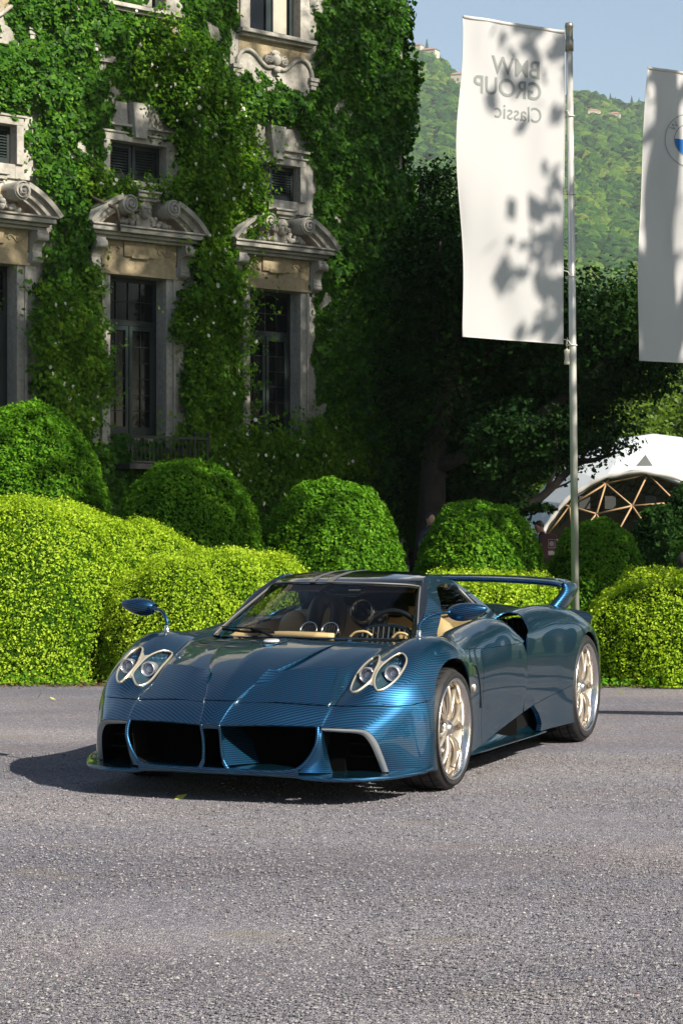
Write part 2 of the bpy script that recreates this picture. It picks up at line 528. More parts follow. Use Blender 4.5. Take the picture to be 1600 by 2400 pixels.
mm = N(nt, 'ShaderNodeMixRGB', blend_type='MULTIPLY'); mm.inputs[0].default_value = .8
r2_ = ramp(nt, [(.3, (.45, .45, .45)), (.65, (1.15, 1.15, 1.15))], nf.outputs[0])
nt.links.new(rr.outputs[0], mm.inputs[1]); nt.links.new(r2_.outputs[0], mm.inputs[2]); nt.links.new(mm.outputs[0], b_.inputs['Base Color'])
b_.inputs['Roughness'].default_value = .9; b_.inputs['Specular IOR Level'].default_value = .1
bp = N(nt, 'ShaderNodeBump', Strength=1.0, Distance=1.2); nt.links.new(nf.outputs[0], bp.inputs['Height']); nt.links.new(bp.outputs[0], b_.inputs['Normal'])
o = crowns(17000, .005, .19, 900, 1925, 'hillside_woodland', M_hilltree, 3.0, 6.8)
o['kind'] = 'stuff'; o['label'] = 'dense green woodland covering the hillside behind the villa'

# a few dark conifers and houses on the ridge
M_conif = noise_mat('far_conifer', [(.3, (.012, .03, .018)), (.7, (.03, .06, .03))], scale=.5, rough=.9)
def hpos(px, Y): return (px - 800) / 4966 * Y
M_hw = pmat('pale_render', (.42, .37, .29), .8); M_hr = pmat('roof_tile', (.30, .17, .12), .8); M_hwin = pmat('dark_window', (.05, .05, .05), .4)
def conifer(px, Y, h, zoff=0, w=.26):
    x = hpos(px, Y); z = float(hz(x, Y)) + zoff
    mb = MB(); n = 9
    for k in range(6):
        t = k / 6.
        mb.lathe([(h*w*(1-t)*(1 + .1*rng.normal()), z*0 + h*(.12 + .86*t)), (h*w*(1-t)*.35, h*(.12 + .86*t) + h*.16)], n)
    o = mb.build('crown', M_conif)
    r = empty('conifer', (x, Y, z)); o.parent = r
    MB().lathe([(h*.03, 0), (h*.012, h*.9)], 6).build('trunk', M_hwin, r)
    return r
cons = [(968, 1890, 15, 2), (1000, 1905, 20, 2), (1017, 1900, 13, 2), (1026, 1900, 12, 2), (1480, 1895, 12, 2), (1497, 1895, 10, 2), (1430, 1895, 11, 2), (1442, 1895, 9, 2)]
nm = ['tall dark conifer left of the pale villa on the ridge', 'tallest dark conifer right behind the pale villa on the ridge', 'conifer just right of the ridge villa', 'second conifer right of the ridge villa',
      'conifer on the ridge near the right flag', 'conifer on the ridge closest to the right flag', 'dark conifer above the low roof on the right ridge', 'small conifer above the low roof on the right ridge']
for (px, Y, h, zo), l in zip(cons, nm): tag(conifer(px, Y, h, zo), l, 'tree', 'conifers on the ridge')
def house(px, py, Y, w, d, h, label, rz=-.5, tower=False, roofonly=False):
    x = hpos(px, Y); z = min(EYE + (1231.3 - py) / 4966 * Y, float(hz(x, Y)) + 5)
    r = empty('hill_house', (x, Y, z), rz)
    MB().box(-w/2, w/2, -d/2, d/2, -12, h).build('wall', M_hw, r)
    MB().add([(-w*.55, -d*.56, h), (w*.55, -d*.56, h), (w*.55, d*.56, h), (-w*.55, d*.56, h), (-w*.2, 0, h+d*.28), (w*.2, 0, h+d*.28)],
             [(0, 1, 5, 4), (1, 2, 5), (2, 3, 4, 5), (3, 0, 4), (3, 2, 1, 0)]).build('roof', M_hr, r)
    for k in range(3):
        for zz in ((h*.25, h*.65) if not roofonly else (h*.5,)):
            wx = -w*.32 + k * w * .32
            MB().box(wx - w*.05, wx + w*.05, -d/2 - .15, -d/2 + .1, zz - h*.09, zz + h*.09).build('window', M_hwin, r)
    if tower:
        MB().box(-w*.78, -w*.42, -d*.55, d*.2, -12, h*1.55).build('tower', M_hw, r)
        MB().add([(-w*.82, -d*.6, h*1.55), (-w*.38, -d*.6, h*1.55), (-w*.38, d*.25, h*1.55), (-w*.82, d*.25, h*1.55), (-w*.6, -d*.17, h*1.8)], [(0, 1, 4), (1, 2, 4), (2, 3, 4), (3, 0, 4), (3, 2, 1, 0)]).build('tower_roof', M_hr, r)
    tag(r, label, 'house')
house(1006, 142, 1860, 15, 10, 9, 'cream hilltop villa with a square tower and brown roof on the left ridge', -.45, True)
house(1076, 211, 1700, 12, 10, 12, 'white house on the slope half hidden by the left edge of the left flag', -.3)
house(1390, 246, 1800, 11, 8, 3, 'low house with a reddish roof among the ridge trees, nearer the flagpole', .1, roofonly=True)
house(1440, 250, 1800, 10, 8, 4, 'house with a reddish roof and pale wall on the right ridge', -.2)

# ---- the air between here and the hillside
mh = bpy.data.materials.new('haze_air'); mh.use_nodes = True; nt = mh.node_tree; nt.nodes.clear()
ho = nt.nodes.new('ShaderNodeOutputMaterial'); hv = nt.nodes.new('ShaderNodeVolumePrincipled')
hv.inputs['Color'].default_value = (.80, .88, .95, 1); hv.inputs['Density'].default_value = .00011
nt.links.new(hv.outputs[0], ho.inputs['Volume'])
hb = MB().box(-900, 1500, -60, 2300, -2.5, 620).build('haze', mh); hb['kind'] = 'stuff'; hb['label'] = 'thin summer haze in front of the wooded hill'

# =================================================================== villa
BA = math.atan2(.667, .745)
VIL = empty('villa', (-3.9, 40.0, 0), BA)
tag(VIL, 'old stone villa front with tall windows, carved pediments and louvred attic openings', 'building')
# local frame: x = u along the front, y = -n (outwards is -y), z up
def UB(mb, u0, u1, n0, n1, z0, z1): return mb.box(u0, u1, -n1, -n0, z0, z1)
def stone_mat(name, base, dark, sc=1.2):
    m, nt, b = nodes_mat(name)
    tc = N(nt, 'ShaderNodeTexCoord'); n1 = N(nt, 'ShaderNodeTexNoise', Scale=sc, Detail=8, Roughness=.65); n2 = N(nt, 'ShaderNodeTexNoise', Scale=14, Detail=6)
    mp = N(nt, 'ShaderNodeMapping'); mp.inputs['Scale'].default_value = (1, 1, .35)
    nt.links.new(tc.outputs['Object'], mp.inputs[0]); nt.links.new(mp.outputs[0], n1.inputs['Vector']); nt.links.new(tc.outputs['Object'], n2.inputs['Vector'])
    r1 = ramp(nt, [(.32, dark), (.52, tuple((a+c)/2 for a, c in zip(base, dark))), (.66, base)], n1.outputs[0])
    r2 = ramp(nt, [(.3, (.6, .6, .58)), (.6, (1, 1, 1))], n2.outputs[0])
    mx = N(nt, 'ShaderNodeMixRGB', blend_type='MULTIPLY'); mx.inputs[0].default_value = .6
    nt.links.new(r1.outputs[0], mx.inputs[1]); nt.links.new(r2.outputs[0], mx.inputs[2]); nt.links.new(mx.outputs[0], b.inputs['Base Color'])
    b.inputs['Roughness'].default_value = .9; b.inputs['Specular IOR Level'].default_value = .2
    bp = N(nt, 'ShaderNodeBump', Strength=.6, Distance=.02); nt.links.new(n2.outputs[0], bp.inputs['Height']); nt.links.new(bp.outputs[0], b.inputs['Normal'])
    return m
M_stoneA = stone_mat('weathered_limestone', (.47, .445, .40), (.22, .205, .18))
M_stoneB = stone_mat('ochre_plaster', (.42, .34, .21), (.26, .21, .14))
M_green = pmat('dark_green_paint', (.003, .009, .009), .5, 0, .05)
M_greenL = pmat('green_paint_worn', (.005, .017, .016), .5, 0, .05)
M_wglass = pmat('dark_window_glass', (.004, .0045, .005), .12, 0, .0, .35)
M_slat = pmat('shutter_slat', (.012, .022, .020), .5)
M_iron = pmat('wrought_iron', (.02, .018, .017), .55)
M_dark = pmat('room_dark', (.004, .004, .004), .9)
M_curtain = pmat('pale_curtain', (.35, .33, .27), .9)

# wall with real openings
def wall_with_holes(u0, u1, z0, z1, holes, n, mat, name, depth=.35):
    us = sorted({u0, u1, *[h[0] for h in holes], *[h[1] for h in holes]}); zs = sorted({z0, z1, *[h[2] for h in holes], *[h[3] for h in holes]})
    mb = MB()
    for a, b in zip(us, us[1:]):
        for c, d in zip(zs, zs[1:]):
            if any(h[0] <= a + 1e-6 and b <= h[1] + 1e-6 and h[2] <= c + 1e-6 and d <= h[3] + 1e-6 for h in holes): continue
            mb.add([(a, -n, c), (b, -n, c), (b, -n, d), (a, -n, d)], [(0, 1, 2, 3)])
    for (a, b, c, d) in holes:
        mb.add([(a, -n, c), (b, -n, c), (b, -n, d), (a, -n, d), (a, depth, c), (b, depth, c), (b, depth, d), (a, depth, d)], [(0, 4, 5, 1), (1, 5, 6, 2), (2, 6, 7, 3), (3, 7, 4, 0)])
    return mb.build(name, mat, VIL)
BAYS = [-3.34, 0.02, 3.39]
holes = []
for uc in BAYS:
    holes += [(uc - .65, uc + .65, 3.1, 6.14), (uc - .65, uc + .65, 7.96, 8.66), (uc - .65, uc + .65, 11.22, 13.6)]
wall_with_holes(-9, 6.95, 0, 16, holes, 0, M_stoneA, 'front_wall')
MB().box(-9, 6.95, .36, 9, 0, 16).build('rear_block', M_dark, VIL)
MB().add([(6.952, 0, 0), (6.952, 9, 0), (6.952, 9, 16), (6.952, 0, 16)], [(0, 1, 2, 3)]).build('side_wall', M_stoneA, VIL)

def volute(mb, cu, cz, r0, sgn, n0, n1):
    # spiral ridge on a drum
    M = Matrix.Translation((cu, 0, cz)) @ Matrix.Rotation(R(90), 4, 'X')
    mb.lathe([(r0, n0), (r0, n1 - .02), (r0 * .96, n1)], 20, Matrix.Translation((cu, 0, cz)) @ Matrix.Rotation(R(90), 4, 'X'), cap1=True)
    pts = []
    for k in range(34):
        t = k / 33.; a = t * 2.15 * 2 * math.pi; r = r0 * (.93 - .85 * t)
        pts.append((cu + sgn * r * math.cos(a + 1.2), -n1 - .012 - .05 * t, cz + r * math.sin(a + 1.2)))
    mb.tube(pts, r0 * .10, 6)
    mb.ball((cu, -n1 - .05, cz), r0 * .17, 8, 5)

for bi, uc in enumerate(BAYS):
    # ---- tall french window
    fw = empty('french_window'); fw.parent = VIL; fw.location = (uc, 0, 0)
    mb = MB(); n = -.22
    UB(mb, -.65, -.57, n-.06, n, 3.1, 6.14); UB(mb, .57, .65, n-.06, n, 3.1, 6.14); UB(mb, -.57, .57, n-.06, n, 6.06, 6.14); UB(mb, -.57, .57, n-.05, n+.02, 5.24, 5.34); UB(mb, -.57, .57, n-.06, n, 3.1, 3.2)
    mb.build('outer_frame', M_green, fw)
    for sg in (-1, 1):
        mb = MB(); a, b_ = (-.565, -.012) if sg < 0 else (.012, .565)
        UB(mb, a, a+.07, n-.05, n+.01, 3.2, 5.235); UB(mb, b_-.07, b_, n-.05, n+.01, 3.2, 5.235); UB(mb, a+.07, b_-.07, n-.05, n+.01, 5.15, 5.235); UB(mb, a+.07, b_-.07, n-.05, n+.01, 3.2, 3.32)
        mb.build('casement', M_greenL, fw)
        mb = MB(); mid = (a + b_) / 2
        UB(mb, mid-.008, mid+.008, n-.03, n-.01, 3.32, 5.15)
        for k in range(1, 6): UB(mb, a+.07, b_-.07, n-.03, n-.011, 3.32 + k*.305 - .008, 3.32 + k*.305 + .008)
        o = mb.build('glazing_bars', M_green, fw)
    mb = MB()
    for k in (-1, 0, 1): UB(mb, k*.285-.008, k*.285+.008, n-.03, n-.01, 5.34, 6.06)
    UB(mb, -.57, .57, n-.03, n-.012, 5.69, 5.705); mb.build('transom_bars', M_green, fw)
    MB().add([(-.57, -n+.035, 3.2), (.57, -n+.035, 3.2), (.57, -n+.035, 6.06), (-.57, -n+.035, 6.06)], [(0, 1, 2, 3)]).build('pane', M_wglass, fw)
    # ---- stone surround
    sr = empty('window_surround'); sr.parent = VIL; sr.location = (uc, 0, 0)
    for sg in (-1, 1):
        mb = MB()
        a, b_ = (.652, .86) if sg > 0 else (-.86, -.652)
        UB(mb, a, b_, .0, .10, 2.9, 6.14)
        a, b_ = (.862, 1.10) if sg > 0 else (-1.10, -.862)
        UB(mb, a, b_, .0, .055, 2.9, 6.40)
        a, b_ = (.80, .86) if sg > 0 else (-.86, -.80)
        UB(mb, a, b_, .10, .135, 2.9, 6.14)
        mb.build('jamb', M_stoneA, sr, bevel=.01)
        # console bracket
        mb = MB(); c = sg * 1.03
        prof = [(0, 6.78), (.34, 6.78), (.36, 6.70), (.33, 6.60), (.22, 6.54), (.17, 6.42), (.20, 6.30), (.16, 6.20), (.0, 6.12)]
        V = [(c + s_*.10, -p[0], p[1]) for s_ in (-1, 1) for p in prof]; k = len(prof)
        mb.add(V, [tuple(range(k)), tuple(range(2*k-1, k-1, -1))] + [(i, k+i, k+(i+1) % k, (i+1) % k) for i in range(k)])
        mb.tube([(c-.125, -.30, 6.66), (c+.125, -.30, 6.66)], .085, 14); mb.tube([(c-.115, -.15, 6.25), (c+.115, -.15, 6.25)], .05, 10)
        mb.build('console', M_stoneA, sr, auto=35)
    mb = MB(); UB(mb, -.86, .86, 0, .11, 6.142, 6.42); UB(mb, -.90, .90, .11, .15, 6.14, 6.19); mb.build('lintel', M_stoneB, sr, bevel=.008)
    mb = MB(); UB(mb, -.90, .90, 0, .09, 6.422, 6.78); mb.build('frieze', M_stoneB, sr)
    mb = MB(); UB(mb, -.36, .36, .09, .14, 6.50, 6.78); UB(mb, -.20, .20, .14, .16, 6.47, 6.56); mb.build('frieze_tablet', M_stoneB, sr, bevel=.01)
    for sg in (-1, 1):
        mb = MB()
        pts = [(sg*(.44 + .34*t), -.10, 6.62 + .06*math.sin(t*7)) for t in np.linspace(0, 1, 12)]
        mb.tube(pts, .016, 5)
        mb.tube([(sg*(.50+.05*math.cos(a)), -.10, 6.64+.05*math.sin(a)) for a in np.linspace(0, 5, 10)], .012, 5)
        mb.tube([(sg*(.70+.05*math.cos(a)), -.10, 6.62+.05*math.sin(a)) for a in np.linspace(2, 7, 10)], .012, 5)
        mb.build('relief_scroll', M_stoneB, sr, True)
    # ---- cornice and broken segmental pediment
    pd = empty('pediment'); pd.parent = VIL; pd.location = (uc, 0, 0)
    mb = MB(); UB(mb, -1.28, 1.28, 0, .44, 6.90, 6.99); UB(mb, -1.20, 1.20, 0, .34, 6.84, 6.90); UB(mb, -1.14, 1.14, 0, .26, 6.782, 6.84); UB(mb, -1.32, 1.32, 0, .48, 6.99, 7.03)
    mb.build('cornice', M_stoneA, pd, bevel=.012)
    for sg in (-1, 1):
        mb = MB()
        # arc from the cornice end up to the scroll
        cx, cz, rad = 0, 5.95, 1.74
        a_end = math.atan2(7.05 - cz, 1.38)
        rows = []
        for t in np.linspace(0, 1, 15):
            a = a_end + (math.atan2(7.50-cz, .62) - a_end) * t
            ca, sa = math.cos(a), math.sin(a)
            sec = [(rad-.26, .0), (rad-.26, .30), (rad-.19, .31), (rad-.18, .38), (rad-.08, .40), (rad-.06, .50), (rad+.02, .52), (rad+.03, .0)]
            rows.append([(sg*(cx + r_*ca), -n_, cz + r_*sa) for r_, n_ in sec])
        V = [p for r_ in rows for p in r_]; k = 8
        mb.add(V, [(i*k+j, i*k+(j+1) % k, (i+1)*k+(j+1) % k, (i+1)*k+j) for i in range(14) for j in range(k)] + [tuple(range(k)), tuple(14*k+j for j in range(k))])
        mb.build('arched_cornice', M_stoneA, pd, auto=30)
        mb = MB(); volute(mb, sg*.50, 7.42, .175, sg, .0, .52); mb.build('volute', M_stoneA, pd, auto=40)
        # fruit swag
        mb = MB()
        for k in range(17):
            t = rng.random(); mb.ball((sg*(.16 + .42*t) , -.20 - .10*rng.random(), 7.08 + (.22*(1-t))*rng.random() + .03), .042 + .02*rng.random(), 7, 5)
        g_ = mb.build('fruit_swag', M_stoneA, pd, True); g_['kind'] = 'stuff'
    MB().add([(-1.2, -.06, 7.03), (1.2, -.06, 7.03), (.8, -.06, 7.35), (.4, -.06, 7.52), (-.4, -.06, 7.52), (-.8, -.06, 7.35)], [(0, 1, 2, 3, 4, 5)]).build('tympanum', M_stoneB, pd)
    # carved mask with cap
    mk_ = empty('carved_mask'); mk_.parent = pd
    mb = MB(); mb.ball((0, -.30, 7.36), .14, 14, 10, s=(.85, .75, 1.15)); mb.ball((0, -.415, 7.35), .03, 8, 6, s=(.8, 1, 1.6)); mb.ball((0, -.36, 7.235), .05, 8, 6, s=(1, .9, .8))
    for sg in (-1, 1): mb.ball((sg*.06, -.375, 7.335), .035, 8, 5, s=(1, .6, .8)); mb.ball((sg*.045, -.40, 7.40), .028, 7, 5, s=(1.5, .6, .5)); mb.ball((sg*.12, -.27, 7.33), .05, 8, 6, s=(.6, 1, 1.6))
    mb.tube([(.11*math.cos(a), -.30, 7.42+.10*math.sin(a)) for a in np.linspace(-.2, 3.34, 9)], .035, 7)
    o = mb.build('carved_mask_face', M_stoneA, pd, True); bpy.data.objects.remove(mk_)
    o.name = 'carved_mask'
    mb = MB(); UB(mb, -.24, .24, 0, .42, 7.60, 7.68); UB(mb, -.20, .20, 0, .36, 7.54, 7.60); UB(mb, -.28, .28, 0, .46, 7.68, 7.72); UB(mb, -.17, .17, 0, .26, 7.05, 7.54); mb.build('mask_block', M_stoneA, pd, bevel=.01)
    # ---- louvred attic window
    aw = empty('louvred_window'); aw.parent = VIL; aw.location = (uc, 0, 0)
    mb = MB()
    for a, b_ in ((-1.03, -.652), (.652, 1.03)): UB(mb, a, b_, 0, .05, 7.70, 9.0)
    for a, b_ in ((-.80, -.652), (.652, .80)): UB(mb, a, b_, .05, .10, 7.96, 8.66)
    UB(mb, -.80, .80, .05, .10, 8.66, 8.80); UB(mb, -.652, .652, .0, .05, 7.70, 7.958); UB(mb, -.86, .86, .05, .13, 8.80, 8.84); UB(mb, -.652, .652, .0, .05, 8.662, 9.0)
    UB(mb, -.90, .90, .05, .12, 8.94, 8.99)
    mb.build('architrave', M_stoneA, aw, bevel=.008)
    mb = MB(); V = [(-.13, 8.74), (.13, 8.74), (.20, 9.40), (-.20, 9.40)]
    mb.add([(x, -d, z) for d in (0, .20) for x, z in V], [(0, 3, 2, 1), (4, 5, 6, 7), (0, 1, 5, 4), (1, 2, 6, 5), (2, 3, 7, 6), (3, 0, 4, 7)]); mb.build('keystone', M_stoneA, aw, bevel=.012)
    for sg in (-1, 1):
        mb = MB(); V = [(sg*.22, 8.99), (sg*.60, 8.99), (sg*.50, 9.40), (sg*.25, 9.40)]
        mb.add([(x, -d, z) for d in (0, .07) for x, z in V], [(0, 3, 2, 1), (4, 5, 6, 7), (0, 1, 5, 4), (1, 2, 6, 5), (2, 3, 7, 6), (3, 0, 4, 7)]); mb.build('voussoir', M_stoneA, aw, bevel=.01)
        sh = empty('shutter'); sh.parent = VIL; sh.location = (uc, 0, 0)
        a, b_ = (-.645, -.012) if sg < 0 else (.012, .645)
        mb = MB(); UB(mb, a, a+.07, -.17, -.12, 7.965, 8.655); UB(mb, b_-.07, b_, -.17, -.12, 7.965, 8.655); UB(mb, a+.07, b_-.07, -.17, -.12, 8.57, 8.655); UB(mb, a+.07, b_-.07, -.17, -.12, 7.965, 8.09); mb.build('shutter_frame', M_green, sh)
        for k in range(9):
            z = 8.11 + k*.052
            o = mk('slat', [(a+.07, .17, z+.03), (b_-.07, .17, z+.03), (b_-.07, .125, z), (a+.07, .125, z), (a+.07, .17, z+.04), (b_-.07, .17, z+.04), (b_-.07, .125, z+.01), (a+.07, .125, z+.01)], [(0, 1, 2, 3), (7, 6, 5, 4), (3, 2, 6, 7), (0, 4, 5, 1)], M_slat, sh)
    # ---- upper window
    uw = empty('upper_window'); uw.parent = VIL; uw.location = (uc, 0, 0)
    mb = MB()
    for a, b_ in ((-.90, -.652), (.652, .90)): UB(mb, a, b_, 0, .10, 11.22, 13.6)
    for a, b_ in ((-1.12, -.902), (.902, 1.12)): UB(mb, a, b_, 0, .05, 10.5, 13.6)
    mb.build('jamb', M_stoneA, uw, bevel=.01)
    mb = MB(); UB(mb, -.98, .98, 0, .26, 11.14, 11.22); UB(mb, -.92, .92, 0, .18, 11.08, 11.138); mb.build('sill', M_stoneA, uw, bevel=.012)
    mb = MB(); UB(mb, -.90, .90, 0, .05, 10.2, 11.078); mb.build('apron', M_stoneB, uw)
    pts = [(-.98, 10.50), (-.94, 10.66), (-.82, 10.80), (-.66, 10.83), (-.50, 10.76), (-.36, 10.64), (-.22, 10.56), (-.06, 10.58), (.06, 10.58), (.22, 10.56), (.36, 10.64), (.50, 10.76), (.66, 10.83), (.82, 10.80), (.94, 10.66), (.98, 10.50)]
    mb = MB(); mb.tube(curve([(x, -.09, z) for x, z in pts], 3), .042, 8)
    mb.build('apron_moulding', M_stoneA, uw, True)
    V = [(x, -.06, z) for x, z in pts] + [(.9, -.06, 10.1), (-.9, -.06, 10.1)]
    MB().add(V, [tuple(range(len(V)))]).build('apron_panel', M_stoneA, uw)
    mb = MB(); volute(mb, -.20, 10.72, .10, -1, .03, .14); volute(mb, .20, 10.72, .10, 1, .03, .14)
    mb.ball((0, -.12, 10.72), .12, 10, 7, s=(.9, .7, 1)); mb.ball((0, -.14, 10.52), .085, 9, 6, s=(1, .8, .8)); mb.ball((0, -.10, 10.86), .09, 9, 6, s=(1.4, .6, .7))
    mb.build('apron_shell', M_stoneA, uw, auto=40)
    for sg in (-1, 1):
        mb = MB(); c = sg*1.0; UB(mb, c-.12, c+.12, 0, .16, 10.42, 10.50); UB(mb, c-.10, c+.10, 0, .13, 10.34, 10.42); UB(mb, c-.07, c+.07, 0, .11, 10.26, 10.34); mb.build('apron_corbel', M_stoneA, uw, bevel=.01)
    mb = MB(); n = -.14
    UB(mb, -.65, -.56, n-.06, n, 11.22, 13.6); UB(mb, .56, .65, n-.06, n, 11.22, 13.6); UB(mb, -.56, .56, n-.06, n, 11.22, 11.34); UB(mb, -.06, .06, n-.06, n+.01, 11.34, 13.6)
    mb.build('casement_frame', M_greenL, uw)
    MB().add([(-.56, -n+.03, 11.3), (.56, -n+.03, 11.3), (.56, -n+.03, 13.6), (-.56, -n+.03, 13.6)], [(0, 1, 2, 3)]).build('pane', M_wglass, uw)
    MB().add([(.15, -n+.02, 11.35), (.50, -n+.02, 11.35), (.50, -n+.02, 13.6), (.15, -n+.02, 13.6)], [(0, 1, 2, 3)]).build('curtain', M_curtain, uw)
# balcony rail of the middle french window
bl = empty('balcony_rail'); bl.parent = VIL
mb = MB(); UB(mb, -.55, 1.28, .60, .63, 3.08, 3.12); UB(mb, -.55, 1.28, .60, .63, 2.62, 2.65); mb.box(1.26, 1.29, -.62, 0, 3.08, 3.12); mb.build('top_rail', M_iron, bl)
for k in range(19):
    u = -.50 + k * .097
    mb = MB(); mb.tube([(u, -.615, 2.64), (u, -.615, 3.08)], .009, 5)
    mb.tube([(u + .03*math.cos(a), -.615, 2.86 + .05*math.sin(a)) for a in np.linspace(0, 5.6, 9)], .008, 4); mb.build('baluster', M_iron, bl)
for u in (.95, 1.27):
    mb = MB(); mb.tube([(u, -.615, 2.6), (u, -.615, 3.16)], .022, 8); mb.ball((u, -.615, 3.19), .045, 8, 6); mb.build('newel', M_iron, bl)
mb = MB(); UB(mb, -.6, 1.32, 0, .66, 2.50, 2.60); mb.build('balcony_slab', M_iron, bl)

# ---- ivy over the wall (one climbing plant, countless leaves)
M_ivy = leaf_mat('ivy_leaf', (.010, .042, .004), (.036, .118, .008), (.10, .22, .014), trans=.3, rough=.5, spec=.14, nscale=.5)
def poly_d(u, z, P): return sdpoly(u, z, P)
def bare(u, z):
    """how far a point lies inside bare stone (positive) """
    d = np.full(u.shape, -9.)
    def box(a, b, c, e): return np.minimum(np.minimum(u - a, b - u), np.minimum(z - c, e - z))
    shapes = []
    for i, uc in enumerate(BAYS):
        lf = [1.0, .98, .95][i]; rt = [1.08, 1.08, 1.08][i]
        shapes.append(box(uc - lf, uc + rt, [3.0, 3.05, 3.15][i], 6.5))
        shapes.append(sdpoly(u, z, [(uc + [-1.3, -1.1, -.62][i], 6.55), (uc - [1.3, 1.1, .45][i], 7.0), (uc - [1.2, 1.05, .55][i], 7.35), (uc - .5, 7.75), (uc + .6, 7.78), (uc + 1.25, 7.45), (uc + 1.5, 7.1), (uc + [1.3, 1.25, 1.2][i], 6.55), (uc + 1.15, 6.0), (uc - .7, 6.0)]))
        shapes.append(box(uc - [.9, .66, .72][i], uc + [1.0, 1.0, 1.12][i], 7.55, 8.85))
        if i > 0: shapes.append(sdpoly(u, z, [(uc - .75, 8.8), (uc + 1.0, 8.8), (uc + .75, 9.2), (uc + .35, 9.5), (uc - .6, 9.45)]))
    shapes.append(sdpoly(u, z, [(2.45, 14.5), (2.30, 10.7), (2.62, 10.45), (3.2, 10.25), (4.1, 10.15), (4.5, 10.4), (4.50, 14.5)]))
    shapes.append(sdpoly(u, z, [(-.75, 14.5), (-.72, 11.5), (-.3, 11.35), (.5, 11.05), (.85, 10.7), (1.12, 10.5), (1.12, 14.5)]))
    for s_ in shapes: d = np.maximum(d, s_)
    return d
def ivy_depth(u, z):
    return .20 + .10*np.sin(u*2.3 + np.sin(z*1.7)) + .09*np.sin(z*3.1 + u*1.1) + .06*np.sin(u*6.1 + z*2.2) + .05*np.sin(z*8.3 - u*3.) + .05 * np.sin(u*13 + 2*np.sin(z*9))
def fbm(u, z): return .5*np.sin(u*5.1+np.sin(z*4.3)*1.5)+.3*np.sin(z*9.7+u*3.3)+.25*np.sin(u*17.+z*13.)
def ivy_leaves(n, umin, umax, zmin, zmax, size, spread, seedn=0):
    u = rng.uniform(umin, umax, n); z = rng.uniform(zmin, zmax, n)
    d = bare(u, z) + .16 * fbm(u, z)
    edge_r = 7.05 + .14*np.sin(z*1.9) + .10*np.sin(z*5.3) + .04*np.sin(z*15) - .25*np.clip((5-z)/5, 0, 1)
    ok = (d < .02) & (u < edge_r) | ((d < .16) & (rng.random(n) < .07))
    ok &= u < edge_r
    u, z, d = u[ok], z[ok], d[ok]
    dep = ivy_depth(u, z) * np.clip(.35 - d*2.2, .25, 1)
    nn = dep * (1 - spread * rng.random(len(u)) ** 1.5) + .02
    # leaf normals follow the bumps and tilt slightly up
    e = .05
    gu = (ivy_depth(u + e, z) - ivy_depth(u - e, z)) / (2*e); gz = (ivy_depth(u, z + e) - ivy_depth(u, z - e)) / (2*e)
    Nn = np.stack([-gu*.7, -np.ones(len(u)), -gz*.7 + .35], 1); Nn /= np.linalg.norm(Nn, axis=1)[:, None]
    return leaves(np.stack([u, -nn, z], 1), Nn, size, .85, .45), rng.random(len(u))
q1, t1 = ivy_leaves(190000, -7.5, 7.4, 1.2, 13.2, .092, .5)
# leaves round the corner of the house
n = 9000; z = rng.uniform(1.2, 13.2, n); y = rng.uniform(-.2, 1.6, n)
C = np.stack([7.02 + .10 + .12*np.sin(z*1.9) + .08*np.sin(z*5.3+y*3) + .10*rng.random(n) - .25*np.clip((5-z)/5, 0, 1), y, z], 1)
q2 = leaves(C, np.tile([[1., -.2, .3]], (n, 1)), .115, .85, .5)
ivy = quads_mesh('ivy', np.concatenate([q1, q2]), M_ivy, None, np.concatenate([t1, rng.random(n)]))
ivy.location = VIL.location; ivy.rotation_euler = VIL.rotation_euler
tag(ivy, 'thick green ivy covering the villa front and its right corner', 'ivy')
# climbing rose: looser, yellower sprays and white blooms
M_rose = leaf_mat('rose_leaf', (.025, .080, .005), (.080, .20, .010), (.20, .33, .02), trans=.4, rough=.5, spec=.12, nscale=.8)
CL = []
def rose_band(pts, w, n):
    P = cr(np.array(pts, float), 20)
    i = rng.integers(0, len(P), n); c = P[i] + rng.normal(size=(n, 2)) * w
    CL.append(c)
rose_band([(1.75, 3.0), (1.8, 5.0), (2.0, 7.0), (1.7, 8.6), (1.2, 9.8), (.5, 10.3)], (.38), 5200)
rose_band([(2.1, 9.4), (2.0, 8.4), (2.1, 7.4)], .40, 2500)
rose_band([(-2.0, 5.4), (-1.75, 4.6), (-1.6, 3.6)], .32, 2200)
rose_band([(-1.2, 8.0), (-.8, 7.7), (-.4, 7.7), (0.9, 7.8)], .16, 500)
rose_band([(1.1, 6.0), (.95, 5.4), (.85, 5.1)], .12, 160)
rose_band([(-1.15, 6.2), (-1.1, 5.2), (-.95, 4.4), (-.7, 3.9)], .12, 420)
rose_band([(1.0, 2.6), (2.5, 2.7), (4.0, 2.8), (5.2, 3.0)], .35, 3000)
c = np.concatenate(CL); n = len(c)
k = 5
C = np.repeat(np.stack([c[:, 0], -(ivy_depth(c[:, 0], c[:, 1]) + .03 + .22 * rng.random(n)), c[:, 1]], 1), k, 0) + rng.normal(size=(n*k, 3)) * .055
rose = empty('climbing_rose', VIL.location, BA)
tag(rose, 'climbing rose with small white flowers rambling over the ivy between the windows', 'climbing rose')
o = quads_mesh('rose_foliage', leaves(C, np.tile([[0, -1., .5]], (n*k, 1)), .085, .6, .6), M_rose, rose, rng.random(n*k)); o['kind'] = 'stuff'
M_bloom = pmat('white_rose_petal', (.80, .76, .66), .6)
blooms = MB(); bm_pts = c[rng.choice(n, 190, replace=False)]
first = None
